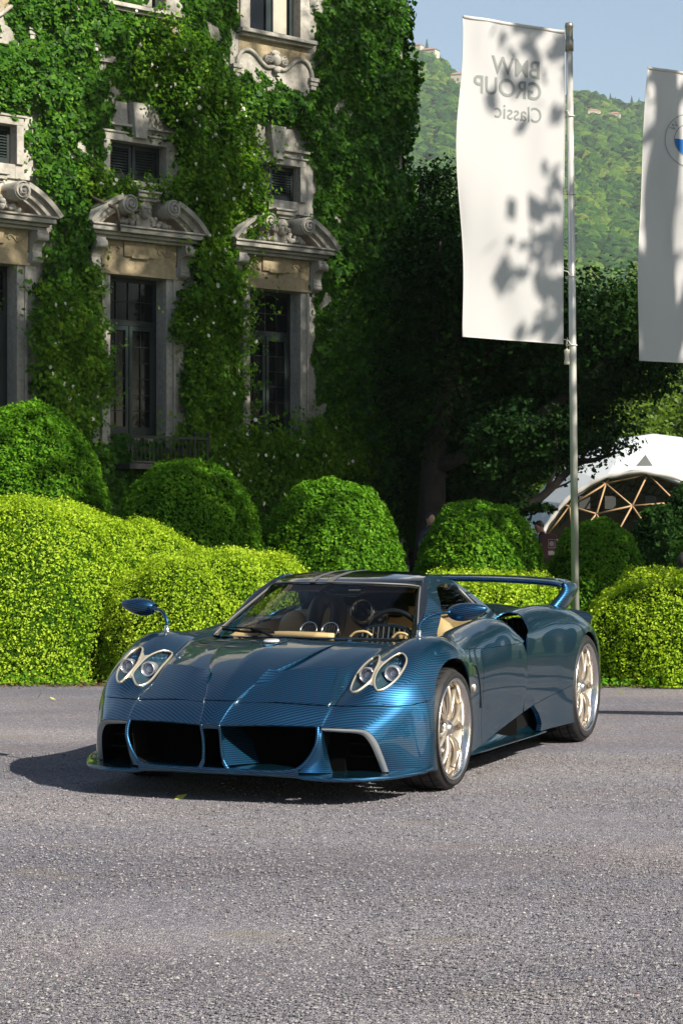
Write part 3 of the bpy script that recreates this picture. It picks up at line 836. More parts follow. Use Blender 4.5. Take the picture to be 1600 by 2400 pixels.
def bloom_mesh():
    mb = MB()
    for ring, (r_, nn_, up_) in enumerate(((.048, 6, .0), (.030, 5, .014), (.014, 3, .024))):
        for q in range(nn_):
            a = 2*math.pi*q/nn_ + ring
            t = Vector((math.cos(a), 0, math.sin(a))); s_ = Vector((-math.sin(a), 0, math.cos(a)))
            o_ = Vector((0, -up_, 0))
            mb.add([o_, o_ + t*r_*.6 + s_*r_*.45 - Vector((0, .008, 0)), o_ + t*r_ + Vector((0, -.004, 0)), o_ + t*r_*.6 - s_*r_*.45 - Vector((0, .008, 0))], [(0, 1, 2, 3)])
    mb.ball((0, -.01, 0), .02, 6, 4)
    return mb
for j, (u, z) in enumerate(bm_pts):
    if bare(np.array([u]), np.array([z]))[0] > .15: continue
    if first is None: o = bloom_mesh().build('rose_bloom', M_bloom, rose); first = o
    else: o = first.copy(); COL.objects.link(o); o.parent = rose
    o.location = (u, -(float(ivy_depth(np.array([u]), np.array([z]))[0]) + .22 + .08*rng.random()), z); o.rotation_euler = (rng.uniform(-.5, .5), rng.uniform(0, 6), rng.uniform(-.5, .8)); sc = rng.uniform(.45, 1.15); o.scale = (sc, sc, sc)
MB().tube(curve([(-1.2, -.3, 7.5), (-.95, -.5, 7.35), (-.8, -.55, 7.25), (-.72, -.5, 6.9)], 5), .03, 7).build('rose_stem', pmat('bark_brown', (.06, .045, .03), .9), rose, True)

# =================================================================== garden
M_box = leaf_mat('box_hedge_leaf', (.085, .185, .008), (.265, .395, .018), (.46, .56, .06), trans=.35, rough=.55, spec=.08, nscale=2.2)
M_yew = leaf_mat('clipped_yew_leaf', (.022, .085, .004), (.070, .19, .008), (.15, .30, .016), trans=.3, rough=.55, spec=.10, nscale=1.6)
M_yewdark = leaf_mat('dark_yew_leaf', (.006, .022, .004), (.014, .045, .007), (.03, .075, .010), trans=.2, rough=.6, spec=.08, nscale=1.0)
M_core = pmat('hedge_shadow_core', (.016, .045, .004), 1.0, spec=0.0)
M_bark = noise_mat('tree_bark', [(.3, (.012, .010, .008)), (.7, (.035, .028, .022))], scale=6, rough=.95, bump=.8, bscale=20)

CL_AMP = 1.0
def dome_pts(n, lobes, p, lum, seed):
    """random points and normals on a union of dome lobes (cx,cy,rx,ry,h)"""
    out = []; nor = []
    tot = sum((l[2] + l[3]) * l[4] for l in lobes)
    for (cx, cy, rx, ry, h) in lobes:
        m = int(n * (rx + ry) * h / tot)
        # sample direction on a hemisphere-like surface
        ph = rng.uniform(0, 2*np.pi, m); w = rng.random(m)
        el = np.arcsin(np.clip(w * 1.02 - .02, -.02, 1))
        c = np.cos(el); s_ = np.sin(el)
        d = np.stack([np.cos(ph)*c, np.sin(ph)*c, s_], 1)
        # superellipsoid radius
        k = (np.hypot(np.abs(d[:, 0]), np.abs(d[:, 1]))**p + np.abs(d[:, 2])**p) ** (-1/p)
        P = d * k[:, None]
        bump = 1 + lum * (np.sin(P[:, 0]*5+seed)*np.sin(P[:, 1]*4+seed*2) + .7*np.sin(P[:, 2]*7+P[:, 0]*6+seed) + .5*np.sin(P[:, 0]*13+P[:, 2]*11+seed))
        P = P * bump[:, None]
        Q = P * np.array([rx, ry, h]) + np.array([cx, cy, 0])
        Nn = np.stack([np.sign(d[:, 0])*np.abs(P[:, 0])**(p-1)/rx, np.sign(d[:, 1])*np.abs(P[:, 1])**(p-1)/ry, np.abs(P[:, 2])**(p-1)/h], 1)
        Nn /= np.linalg.norm(Nn, axis=1)[:, None] + 1e-9
        ok = np.ones(m, bool)
        for L in lobes:
            if L[0] == cx and L[1] == cy: continue
            r_ = np.hypot((Q[:, 0]-L[0])/L[2], (Q[:, 1]-L[1])/L[3])**p + np.abs(Q[:, 2]/L[4])**p
            ok &= r_ > .93
        # clumps of sprigs, 10 to 20 cm across
        rg = np.random.default_rng(int(seed*10)); Gd = np.zeros_like(Q); D_ = np.zeros(len(Q))
        for kf, am in ((26., .012), (38., .011), (55., .009), (70., .007)):
            for _ in range(2):
                kv = rg.normal(size=3); kv *= kf / np.linalg.norm(kv); ph_ = rg.uniform(0, 6.28)
                a_ = Q @ kv + ph_; D_ += am*np.sin(a_); Gd += am*np.cos(a_)[:, None]*kv[None]
        Q = Q + Nn * (D_ * CL_AMP)[:, None]
        Nn = Nn - CL_AMP * .8 * (Gd - Nn * (Gd*Nn).sum(1)[:, None]); Nn /= np.linalg.norm(Nn, axis=1)[:, None] + 1e-9
        view = -(Nn[:, 0]*Q[:, 0] + Nn[:, 1]*Q[:, 1]) / np.hypot(Q[:, 0], Q[:, 1])
        ok &= (view > -.75) | (Q[:, 2] > h*.8)
        out.append(Q[ok]); nor.append(Nn[ok])
    return np.concatenate(out), np.concatenate(nor)

def hedge(label, lobes, mat, n, leaf, p=2.5, lum=.025, fuzz=.03, seed=1.0, group=None, holes=0.0, cat='hedge', name='clipped_hedge'):
    cx = sum(l[0] for l in lobes)/len(lobes); cy = sum(l[1] for l in lobes)/len(lobes)
    P, Nn = dome_pts(n, lobes, p, lum, seed)
    off = (rng.random(len(P))**1.3) * fuzz * 2.2 - fuzz
    hol = np.sin(P[:, 0]*9+seed*3)*np.sin(P[:, 2]*11+seed)*np.sin(P[:, 1]*8)
    if holes:
        keep = ~((hol > 1 - holes) & (rng.random(len(P)) < .8)); P, Nn, off = P[keep], Nn[keep], off[keep]
    P = P + Nn * off[:, None]
    P[:, 2] = np.maximum(P[:, 2], .02)
    # sprig tilt upward
    Nu = Nn + np.array([0, 0, .25])
    q = leaves(P - np.array([cx, cy, 0]), Nu, leaf, .62, .75)
    root = empty(name, (cx, cy, 0)); tag(root, label, cat, group)
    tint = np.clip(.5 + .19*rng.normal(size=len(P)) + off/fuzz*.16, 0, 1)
    o = quads_mesh('foliage', q, mat, root, tint); o['kind'] = 'stuff'
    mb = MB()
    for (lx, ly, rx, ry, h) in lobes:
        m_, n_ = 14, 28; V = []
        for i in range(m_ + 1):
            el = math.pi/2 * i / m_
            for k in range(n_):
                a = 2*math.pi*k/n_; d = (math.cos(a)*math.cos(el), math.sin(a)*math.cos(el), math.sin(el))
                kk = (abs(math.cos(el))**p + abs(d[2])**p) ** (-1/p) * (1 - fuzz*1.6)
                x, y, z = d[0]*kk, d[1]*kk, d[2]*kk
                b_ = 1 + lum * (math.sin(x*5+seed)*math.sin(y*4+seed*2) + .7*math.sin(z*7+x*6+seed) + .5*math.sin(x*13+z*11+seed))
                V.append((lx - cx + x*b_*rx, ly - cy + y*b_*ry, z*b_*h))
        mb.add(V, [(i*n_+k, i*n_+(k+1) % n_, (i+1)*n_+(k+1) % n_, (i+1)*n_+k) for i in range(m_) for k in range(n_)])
    mb.build('shade_core', M_core, root, True)  # dark green core, its colour stands in for shade between the leaves
    return root
GF = 'bright green box hedges along the gravel'
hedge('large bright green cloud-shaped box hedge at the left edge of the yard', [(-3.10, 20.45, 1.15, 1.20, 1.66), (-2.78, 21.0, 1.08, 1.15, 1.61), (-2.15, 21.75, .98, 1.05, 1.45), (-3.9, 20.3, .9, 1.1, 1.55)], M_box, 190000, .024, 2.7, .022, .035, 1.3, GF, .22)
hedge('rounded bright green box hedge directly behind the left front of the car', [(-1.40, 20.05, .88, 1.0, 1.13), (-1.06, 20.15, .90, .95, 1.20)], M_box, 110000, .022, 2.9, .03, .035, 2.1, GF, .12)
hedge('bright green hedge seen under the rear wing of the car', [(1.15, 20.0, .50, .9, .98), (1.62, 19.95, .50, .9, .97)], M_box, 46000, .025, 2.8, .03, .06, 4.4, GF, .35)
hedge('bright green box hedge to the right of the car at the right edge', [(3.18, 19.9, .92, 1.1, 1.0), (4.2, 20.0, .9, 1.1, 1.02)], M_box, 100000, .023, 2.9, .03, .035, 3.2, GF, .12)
GD = 'darker clipped domes in the second row'
hedge('tallest clipped dome at the left edge, in front of the villa', [(-3.85, 26.0, 1.13, 1.2, 2.89)], M_yew, 58000, .041, 2.5, .012, .022, 1.0, GD)
hedge('broad clipped dome behind the left box hedges, striped with sunlight', [(-1.82, 25.0, .96, 1.0, 2.20)], M_yew, 46000, .040, 2.6, .012, .02, 2.0, GD)
hedge('shaded clipped dome right behind the roof of the car', [(-.13, 25.5, .93, 1.0, 1.98)], M_yew, 44000, .040, 2.5, .012, .02, 3.0, GD)
hedge('clipped dome between the car roof and the man in the dark suit', [(1.69, 26.0, .86, 1.0, 1.75)], M_yew, 40000, .040, 2.25, .015, .022, 4.0, GD)
hedge('clipped dome just behind the flagpole', [(3.18, 26.5, .68, .9, 1.50)], M_yew, 28000, .040, 2.3, .015, .022, 5.0, GD)
hedge('clipped dome cut by the right edge of the picture', [(4.80, 27.0, .74, .9, 1.37)], M_yew, 22000, .044, 2.4, .015, .022, 6.0, GD)
hedge('tall dark yew bush in front of the white dome tent', [(5.25, 31.0, 1.15, 1.2, 2.05), (4.9, 31.2, .8, 1.0, 1.7)], M_yewdark, 22000, .07, 2.2, .04, .05, 7.0, None, 0, 'bush', 'yew_bush')

# grass tufts on the lawn and weeds along the gravel edge
M_grass = leaf_mat('grass_blade', (.025, .07, .008), (.05, .13, .015), (.10, .19, .03), trans=.3, rough=.5, nscale=1.5)
n = 26000
x = rng.uniform(-5, 6, n); y = 20.9 + 7*rng.random(n)**1.3; h = rng.uniform(.03, .09, n)
a = rng.uniform(0, np.pi, n); dx = np.cos(a)*.012; dy = np.sin(a)*.012; lx = rng.normal(size=n)*.02; ly = rng.normal(size=n)*.02
tri = np.stack([np.stack([x-dx, y-dy, 0*x], 1), np.stack([x+dx, y+dy, 0*x], 1), np.stack([x+lx, y+ly, h], 1)], 1)
tag(quads_mesh('grass', tri, M_grass, None, rng.random(n), False, 3), 'short grass between the hedges', kind='stuff')
def weed(x, y, s, n, label):
    C = np.stack([rng.normal(size=n)*s*.5, rng.normal(size=n)*s*.3, np.abs(rng.normal(size=n))*s*.5 + .02], 1)
    r = empty('weed', (x, y, 0)); tag(r, label, 'weed', 'weeds along the gravel edge')
    o = quads_mesh('weed_leaves', leaves(C, np.tile([[0, -.5, .8]], (n, 1)), .032, .7, .6), M_yew, r, rng.random(n)); o['kind'] = 'stuff'
ci = rng.uniform(-3.4, 3.9, 60); ci = ci[(ci < -2.2) | (ci > 2.3) | (rng.random(len(ci)) < .3)]; n = len(ci)*55
cx_ = np.repeat(ci, 55) + rng.normal(size=n)*.09; cy_ = 19.10 - .10*np.repeat(rng.random(len(ci)), 55) + rng.normal(size=n)*.05
cz_ = .01 + np.abs(rng.normal(size=n))*np.repeat(.02 + .05*rng.random(len(ci)), 55)
tag(quads_mesh('ground_ivy', leaves(np.stack([cx_, cy_, cz_], 1), np.tile([[0, -.5, .8]], (n, 1)), .030, .75, .6), M_yew, None, rng.random(n)), 'low ivy runners creeping out from under the front hedges', kind='stuff')
n = 5200
lx = rng.uniform(-3.6, 4.2, n); ly = 18.95 + .35*rng.random(n) + .12*rng.normal(size=n)
C = np.stack([lx, ly, .006 + .02*rng.random(n)], 1)
M_litter = leaf_mat('dry_litter', (.05, .035, .015), (.12, .085, .035), (.20, .17, .06), trans=.1, rough=.8, spec=.1, nscale=2)
tag(quads_mesh('leaf_litter', leaves(C, np.tile([[0, 0, 1.]], (n, 1)), .022, .6, .5), M_litter, None, rng.random(n)), 'dry clippings and leaf litter along the foot of the hedges', kind='stuff')
tag(mk('soil_strip', [(-12, 18.98, -.003), (12, 18.98, -.003), (12, 21.2, -.003), (-12, 21.2, -.003)], [(0, 1, 2, 3)], noise_mat('bare_soil', [(.3, (.02, .015, .009)), (.7, (.06, .045, .028))], scale=8, bump=.6)), kind='structure')
weed(-2.35, 19.1, .16, 60, 'low weed at the foot of the large left hedge'); weed(-2.9, 19.05, .12, 40, 'small weed left of the first one under the large left hedge')
weed(2.75, 18.85, .10, 40, 'ivy seedling at the foot of the right hedge'); weed(3.05, 18.85, .09, 30, 'tiny weed at the far right under the right hedge')
weed(2.35, 18.85, .07, 26, 'small weed beside the left end of the right hedge')

# ---- trees
def limb_tree(root, trunk, limbs, mat=None):
    o = MB().tube(curve(trunk['p'], 5), trunk['r'] if not isinstance(trunk['r'], tuple) else list(np.linspace(trunk['r'][0], trunk['r'][1], (len(trunk['p'])-1)*5+1)), 9).build('trunk', mat or M_bark, root, True)
    for L in limbs:
        k = (len(L['p'])-1)*4+1
        MB().tube(curve(L['p'], 4), list(np.linspace(L['r'][0], L['r'][1], k)), 7).build('limb', mat or M_bark, root, True)
def foliage(root, blobs, n, leaf, mat, per=40, cl=.28, name='crown', flat=.7, fill=.35):
    """blobs: (cx,cy,cz,rx,ry,rz); leaves grouped in sprays, denser near the skin of each blob"""
    vol = np.array([b[3]*b[4]*b[5] for b in blobs]) ** .67; pr = vol / vol.sum()
    m = n // per; bi = rng.choice(len(blobs), m, p=pr); B = np.array(blobs)[bi]
    d = rng.normal(size=(m, 3)); d /= np.linalg.norm(d, axis=1)[:, None]
    rad = rng.random(m) ** fill
    C = B[:, :3] + d * rad[:, None] * B[:, 3:]
    Cc = np.repeat(C, per, 0) + rng.normal(size=(m*per, 3)) * np.array([cl, cl, cl*.55])
    Nn = np.repeat(d, per, 0) * .5 + np.array([0, 0, .8])
    t = np.clip(np.repeat(rng.random(m), per) * .6 + rng.random(m*per) * .4, 0, 1)
    o = quads_mesh(name, leaves(Cc, Nn, leaf, .65, flat), mat, root, t); o['kind'] = 'stuff'
    return o
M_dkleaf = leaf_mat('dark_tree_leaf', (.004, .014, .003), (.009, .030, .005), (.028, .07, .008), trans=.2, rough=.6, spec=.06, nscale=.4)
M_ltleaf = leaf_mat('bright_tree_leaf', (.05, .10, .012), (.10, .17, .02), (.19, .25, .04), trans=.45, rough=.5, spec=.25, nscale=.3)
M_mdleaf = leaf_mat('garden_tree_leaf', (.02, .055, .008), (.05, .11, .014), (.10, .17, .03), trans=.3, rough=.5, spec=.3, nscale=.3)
t = empty('dark_tree', (3.3, 42.5, 0)); tag(t, 'big dark shady tree between the villa corner and the flagpole', 'tree')
limb_tree(t, {'p': [(-1.6, 0, 0), (-1.5, 0, 1.6), (-1.4, .1, 3.2), (-1.0, 0, 5.0), (-.9, 0, 7.0)], 'r': (.34, .12)},
 [{'p': [(-1.4, 0, 2.6), (-.1, -.3, 3.2), (1.4, -.6, 4.2), (2.6, -.6, 5.4)], 'r': (.16, .04)}, {'p': [(-.8, 0, 4.0), (-1.4, .1, 5.4), (-1.3, 0, 7.2)], 'r': (.12, .04)},
  {'p': [(-.6, 0, 4.6), (.3, .1, 5.6), (1.2, 0, 6.4)], 'r': (.12, .04)}, {'p': [(-.1, -1.0, 3.3), (.4, -1.2, 3.55), (.8, -1.1, 3.5), (1.25, -1.2, 3.2)], 'r': (.06, .03)}])
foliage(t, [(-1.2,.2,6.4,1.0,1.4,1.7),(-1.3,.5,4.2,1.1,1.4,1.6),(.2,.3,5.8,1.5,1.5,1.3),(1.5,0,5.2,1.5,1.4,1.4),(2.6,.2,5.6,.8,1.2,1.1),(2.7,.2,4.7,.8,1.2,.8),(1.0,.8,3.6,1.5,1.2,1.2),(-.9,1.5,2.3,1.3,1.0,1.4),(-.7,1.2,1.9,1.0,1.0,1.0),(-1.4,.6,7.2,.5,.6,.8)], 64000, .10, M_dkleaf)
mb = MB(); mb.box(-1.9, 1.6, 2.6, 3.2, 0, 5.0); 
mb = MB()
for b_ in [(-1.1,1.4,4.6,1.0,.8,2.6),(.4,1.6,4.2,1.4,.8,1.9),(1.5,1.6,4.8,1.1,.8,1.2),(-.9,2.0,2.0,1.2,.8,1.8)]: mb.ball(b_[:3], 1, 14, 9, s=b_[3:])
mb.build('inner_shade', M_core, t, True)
t = empty('dark_tree', (1.75, 46.5, 0)); tag(t, 'tall dark conifer behind the right corner of the villa', 'tree')
limb_tree(t, {'p': [(0, 0, 0), (0, 0, 4), (0, 0, 9)], 'r': (.3, .06)}, [])
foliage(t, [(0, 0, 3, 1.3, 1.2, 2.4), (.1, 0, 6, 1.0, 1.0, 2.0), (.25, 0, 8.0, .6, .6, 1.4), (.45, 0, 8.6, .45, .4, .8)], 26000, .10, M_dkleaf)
# low branch reaching across in front of the tent
t = empty('leaning_tree', (2.3, 34.0, 0)); tag(t, 'slender dark tree leaning right with a low branch across the white tent', 'tree')
limb_tree(t, {'p': [(.0, .4, 0), (.1, .2, .8), (.35, 0, 1.45), (.95, -.1, 1.95), (1.45, -.1, 2.42), (1.75, -.1, 2.50), (2.1, -.1, 2.62)], 'r': (.11, .025)},
  [{'p': [(.95, -.1, 1.95), (1.15, -.1, 2.5), (1.1, -.1, 3.0)], 'r': (.04, .012)}, {'p': [(1.45, -.1, 2.42), (1.7, -.1, 2.7), (2.0, -.1, 2.85)], 'r': (.03, .01)}, {'p': [(1.0, -.1, 2.0), (1.35, -.1, 2.15), (1.5, -.1, 2.35)], 'r': (.02, .01)}])
foliage(t, [(2.15, -.1, 2.75, .30, .3, .18), (1.85, -.1, 2.72, .25, .3, .2), (1.35, -.1, 2.55, .3, .3, .25), (1.2, -.1, 3.0, .35, .3, .4), (.9, .1, 2.5, .4, .4, .4), (.5, .2, 3.0, .5, .5, .5), (.1, .3, 2.7, .4, .5, .5)], 5200, .075, M_dkleaf, per=16, cl=.09)
# conifer sprig hanging by the tent
foliage(t, [(.75, -.2, 1.72, .40, .2, .07)], 700, .07, M_dkleaf, per=10, cl=.05, name='hanging_spray')
# sunlit trees beyond
for (x, y, bl_, n_, lf, lab, mt) in (
  (8.6, 72, [(0,0,6.2,2.6,2.2,2.6),(1.8,0,8.2,1.8,1.8,1.8),(-1.6,0,4.6,1.8,1.6,2.0),(.5,0,3.2,2.8,1.8,2.0)], 26000, .17, 'sunlit yellow green tree behind the white tent, nearest the flagpole', M_ltleaf),
  (11.6, 76, [(0,0,6.4,2.4,2.0,2.8),(.8,0,9.0,1.6,1.6,1.6),(-.6,0,3.6,2.4,1.6,2.2)], 22000, .17, 'sunlit tree behind the tent at the right edge under the right flag', M_ltleaf),
  (6.2, 80, [(0,0,3.4,2.2,1.6,2.2),(1.6,0,5.6,1.6,1.4,1.8)], 12000, .17, 'paler tree showing through the gap left of the tent', M_ltleaf),
  (2.4, 78, [(0,0,3.0,3.0,1.6,2.6)], 6000, .18, 'sunlit shrub glimpsed behind the big dark tree', M_ltleaf)):
    t = empty('sunlit_tree', (x, y, 0)); tag(t, lab, 'tree', 'sunlit trees beyond the tent')
    limb_tree(t, {'p': [(0, 0, 0), (.1, 0, 2), (0, 0, 5)], 'r': (.25, .08)}, [{'p': [(.05, 0, 2.5), (.8, 0, 4.2)], 'r': (.1, .04)}])
    foliage(t, bl_, n_, lf, mt, cl=.38)
# tall garden trees beside the yard: just out of the picture, they shade the second row and the villa
def shade_tree(x, y, h, r, n, label, base=.35, dens=1.0, mat=None):
    t = empty('garden_tree', (x, y, 0)); tag(t, label, 'tree')
    limb_tree(t, {'p': [(0, 0, 0), (.1, .1, h*.3), (0, 0, h*.8)], 'r': (.38, .1)}, [{'p': [(0, 0, h*.35), (r*.5, .3, h*.55)], 'r': (.14, .05)}, {'p': [(0, 0, h*.4), (-r*.5, -.3, h*.6)], 'r': (.14, .05)}])
    bl_ = []
    for k in range(int(9*dens)):
        a = rng.uniform(0, 6.28); q = rng.random()**.5; zz = rng.uniform(base + .1, .88)
        bl_.append((r*.62*q*math.cos(a), r*.62*q*math.sin(a), h*zz, r*.48, r*.48, h*.13))
    foliage(t, bl_, n, .26, mat or M_mdleaf, cl=.45)
_keep = rng
for (sd, args) in (
  (11, (10.6, 12.6, 16.5, 2.0, 1100, 'tall slender tree to the right of the yard nearest the viewer', .60, .8)),
  (12, (11.2, 18.2, 15.5, 2.9, 4600, 'tall garden tree right of the yard, level with the second hedge row', .30)),
  (13, (9.6, 22.4, 23, 3.1, 5600, 'tall tree just right of the picture that shades the villa', .55)),
  (14, (11.0, 27.0, 27, 4.2, 8000, 'large tree right of the lawn that shades the villa', .42, 1.3)),
  (15, (12.6, 33.5, 26, 4.6, 17000, 'large tree to the right of the tent that shades the villa corner', .15, 1.3)),
  (16, (17.5, 24.0, 30, 4.6, 5000, 'tallest tree at the right of the park', .4, 1.2))):
    rng = np.random.default_rng(sd)
    shade_tree(*args)
rng = _keep
# board on two posts, added out of view to cast the yard's shadow band
bd = empty('shadow_board', (4.2, 14.45, 0), math.atan2(-.27, 1)); tag(bd, 'added unseen board on two posts right of the yard, casting the shadow band', 'board')
MB().box(-.35, 5.2, -.03, .03, 1.83, 2.17).build('board', pmat('board_white', (.6, .6, .6), .7), bd)
for u in (3.4, 5.1): MB().tube([(u, .05, 0), (u, .05, 2.17)], .03, 8).build('post', M_bark, bd)

# trees round the near side of the yard (mirrored in the paintwork)
for k, (x, y, h, r) in enumerate([(-16, -14, 11, 4), (-9, -15, 18, 5.0), (-2, -14, 18, 5.0), (5, -15, 18, 5.0), (11, -16, 16, 4.4), (19, -10, 11, 4.4), (24, -2, 11, 4.4), (25, 6, 11, 4.2), (-18, -3, 11, 4.4), (-17, 8, 9, 3.6)]):
    shade_tree(x, y, h, r, 9000, ['tree %s the viewer side of the yard' % w for w in ('at the left on', 'second from left on', 'in the middle on', 'right of the middle on', 'towards the right on', 'at the right corner on', 'on the right flank of', 'furthest along the right flank of', 'on the left flank of', 'furthest along the left flank of')][k], .12)

# =================================================================== flags
M_pole = pmat('pole_aluminium', (.55, .54, .50), .4, .35)
M_finial = pmat('pole_cap_metal', (.33, .31, .25), .35, .7)
def cloth_mat(name, col, tr=.45):
    m, nt, b = nodes_mat(name)
    b.inputs['Base Color'].default_value = (*col, 1); b.inputs['Roughness'].default_value = .75; b.inputs['Specular IOR Level'].default_value = .15
    t = N(nt, 'ShaderNodeBsdfTranslucent'); t.inputs['Color'].default_value = (*col, 1)
    mx = N(nt, 'ShaderNodeMixShader'); mx.inputs[0].default_value = tr
    nt.links.new(b.outputs[0], mx.inputs[1]); nt.links.new(t.outputs[0], mx.inputs[2]); nt.links.new(mx.outputs[0], nt.nodes['Material Output'].inputs[0])
    return m
M_flag = cloth_mat('white_flag_cloth', (.62, .61, .615))
M_hem = cloth_mat('white_hem', (.66, .64, .62), .3)
M_print = cloth_mat('grey_print', (.27, .285, .28), .3)
M_bluep = cloth_mat('blue_print', (.03, .17, .50), .3)
def flagpole(px_top, px_bot, Y, ztop, label):
    xt = (px_top-800)/4966*Y; xb = (px_bot-800)/4966*Y
    r = empty('flagpole', (xb, Y, 0)); tag(r, label, 'flagpole')
    dx = (xt - xb); zb = EYE + (1231.3-1423)/4966*Y; sl = dx / (ztop - zb)
    def P(z): return (sl * (z - zb), 0, z)
    MB().tube([P(0), P(ztop-.32)], [.046, .040], 20).build('pole', M_pole, r, True)
    MB().tube([P(ztop-.34), P(ztop-.20), P(ztop-.195), P(ztop-.06), P(ztop-.055), P(ztop-.01), P(ztop)], [.050, .050, .043, .046, .052, .046, .02], 20).build('pole_cap', M_finial, r, True)
    MB().lathe([(.085, 0), (.085, .03), (.05, .05)], 16).build('base_collar', M_finial, r, True)
    return r, P
def flag_surface(W, H, sx, waves, dirv, sweep=0.0):
    """returns f(u,v) in metres: u 0..1 from pole outwards, v 0..1 downwards"""
    def f(u, v):
        d = W * u
        amp = .075 * u
        out = amp * (math.sin(v*5.2 + u*2.4 + waves) + .6*math.sin(v*11 + u*5 + waves*2)) + .012*math.sin(u*14 + v*6) + .010*math.sin(u*23 - v*17)*(1-v)
        bow = (sx * math.sin(v * math.pi) - sweep * v) * u
        x = -dirv[0] * d + dirv[1] * out + bow; y = -dirv[1] * d - dirv[0] * out * -1
        return Vector((x, y, -H * v - .012 * u * W * 0))
    return f
def make_flag(origin, W, H, rise, sx, waves, ang, label, lean, pole, sweep=0.0):
    fl = empty('banner_flag', origin); tag(fl, label, 'flag')
    dirv = (math.cos(ang), math.sin(ang))
    base = flag_surface(W, H, sx, waves, dirv, sweep)
    def S(u, v, off=0.0):
        p = base(u, v); p.z += rise * u; p.x += lean * (1 - v) * H * -1
        return p + Vector((dirv[1], -dirv[0], 0)) * off * -1
    nu, nv = 26, 70
    V = [S(i/nu, j/nv) for j in range(nv+1) for i in range(nu+1)]
    F = [(j*(nu+1)+i, j*(nu+1)+i+1, (j+1)*(nu+1)+i+1, (j+1)*(nu+1)+i) for j in range(nv) for i in range(nu)]
    mk('cloth', V, F, M_flag, fl, True)
    MB().tube([S(i/10, 0) for i in range(11)], .020, 8, flat=.8).build('top_sleeve', M_hem, fl, True)
    MB().tube([S(i/14, 1) for i in range(15)], .007, 5).tube([S(1, j/30) for j in range(31)], .006, 5).tube([S(0, j/30) for j in range(31)], .006, 5).build('hem', M_hem, fl, True)
    return fl, S
def frontoff(S, u, v, o=.006):
    e = .004
    du = S(min(u+e, 1), v) - S(max(u-e, 0), v); dv = S(u, min(v+e, 1)) - S(u, max(v-e, 0))
    n = du.cross(dv).normalized()
    if n.y > 0: n = -n
    return S(u, v) + n * o
def flag_text(fl, S, txt, u_right, v_mid, size_u, W, H, name, bold=0.0, sxy=1.0):
    """lettering seen from behind: mirrored, it starts at the pole side"""
    cu = bpy.data.curves.new('txt', 'FONT'); cu.body = txt; cu.size = 1.0; cu.resolution_u = 4; cu.offset = bold
    cu.fill_mode = 'FRONT'
    to = bpy.data.objects.new('txt', cu); COL.objects.link(to)
    bpy.context.view_layer.update()
    me = bpy.data.meshes.new_from_object(to.evaluated_get(bpy.context.evaluated_depsgraph_get()))
    bpy.data.objects.remove(to)
    bm = bmesh.new(); bm.from_mesh(me); bmesh.ops.triangulate(bm, faces=bm.faces)
    for _ in range(2): bmesh.ops.subdivide_edges(bm, edges=[e for e in bm.edges if e.calc_length() > .12], cuts=1)
    bmesh.ops.triangulate(bm, faces=bm.faces)
    for v in bm.verts:
        u = u_right + v.co.x * size_u * sxy / W; vv = v_mid - (v.co.y - .35) * size_u / H
        v.co = frontoff(S, min(max(u, .002), .998), min(max(vv, .002), .998))
    bm.to_mesh(me); bm.free()
    link_mesh(name, me, M_print, fl)
p1, P1 = flagpole(1333, 1348, 25.0, 7.39, 'tall pale metal flagpole carrying the left white banner')
# left banner
zt = EYE + (1231.3-75)/4966*25.0
o1 = Vector(p1.location) + Vector(P1(zt)) + Vector((-.075, -.03, 0)); o1.z = zt
W1, H1, A1 = 1.375, 3.68, .46
fl, S1 = make_flag(o1, W1, H1, .035, -.02, .6, A1, 'white banner with grey mirrored lettering hanging left of the flagpole', -.0045, p1)
flag_text(fl, S1, 'BMW', .235, .135, .290, W1, H1, 'lettering', .012, .95)
flag_text(fl, S1, 'GROUP', .222, .203, .290, W1, H1, 'lettering', .012, .93)
flag_text(fl, S1, 'Classic', .215, .278, .250, W1, H1, 'lettering', .0, .92)
M_rope = pmat('white_cord', (.65, .63, .58), .8)
for zz in (.25, .50, .765, .985):
    a = S1(0, zz); a = fl.location + a
    zc = a.z - .07; c = Vector(p1.location) + Vector(P1(zc)); c.z = zc
    mb = MB(); mb.tube([a - p1.location, (a + c)/2 - p1.location + Vector((0, -.03, .02)), c - p1.location + Vector((-.02, -.05, 0))], .006, 5)
    mb.tube([(P1(zc)[0] + .051*math.cos(t_), .051*math.sin(t_), zc) for t_ in np.linspace(0, 2*math.pi, 16)], .007, 5); mb.build('cord', M_rope, p1, True)
# halyard weight
zw = EYE + (1231.3-855)/4966*25.0; xw = (1327-800)/4966*25.0 - p1.location.x
hw_ = empty('halyard_weight', (p1.location.x + xw, 24.95, zw)); tag(hw_, 'small cream bottle-shaped counterweight hanging beside the flagpole', 'weight')
MB().lathe([(.001, .0), (.032, .0), (.034, .02), (.025, .08), (.026, .11), (.034, .16), (.032, .175), (.01, .18), (.01, .19)], 16).build('weight_body', pmat('cream_plastic', (.62, .58, .46), .5), hw_, True)
MB().tube([(0, 0, .185), (-.004, 0, .24), (.004, 0, .32)], .006, 6).tube([(.012*math.cos(t_), 0, .235 + .02*math.sin(t_)) for t_ in np.linspace(0, 6.28, 12)], .004, 5).build('shackle', M_finial, hw_, True)
# right banner
p2, P2 = flagpole(1748, 1760, 28.0, 7.65, 'second flagpole just beyond the right edge of the picture')
z2 = EYE + (1231.3-186)/4966*28.0
o2 = Vector(p2.location) + Vector(P2(z2)) + Vector((-.075, -.03, 0)); o2.z = z2
fl2, S2 = make_flag(o2, 1.375, 3.78, .03, -.07, 2.4, .35, 'white banner with a round blue and white emblem at the right edge', -.004, p2, .12)
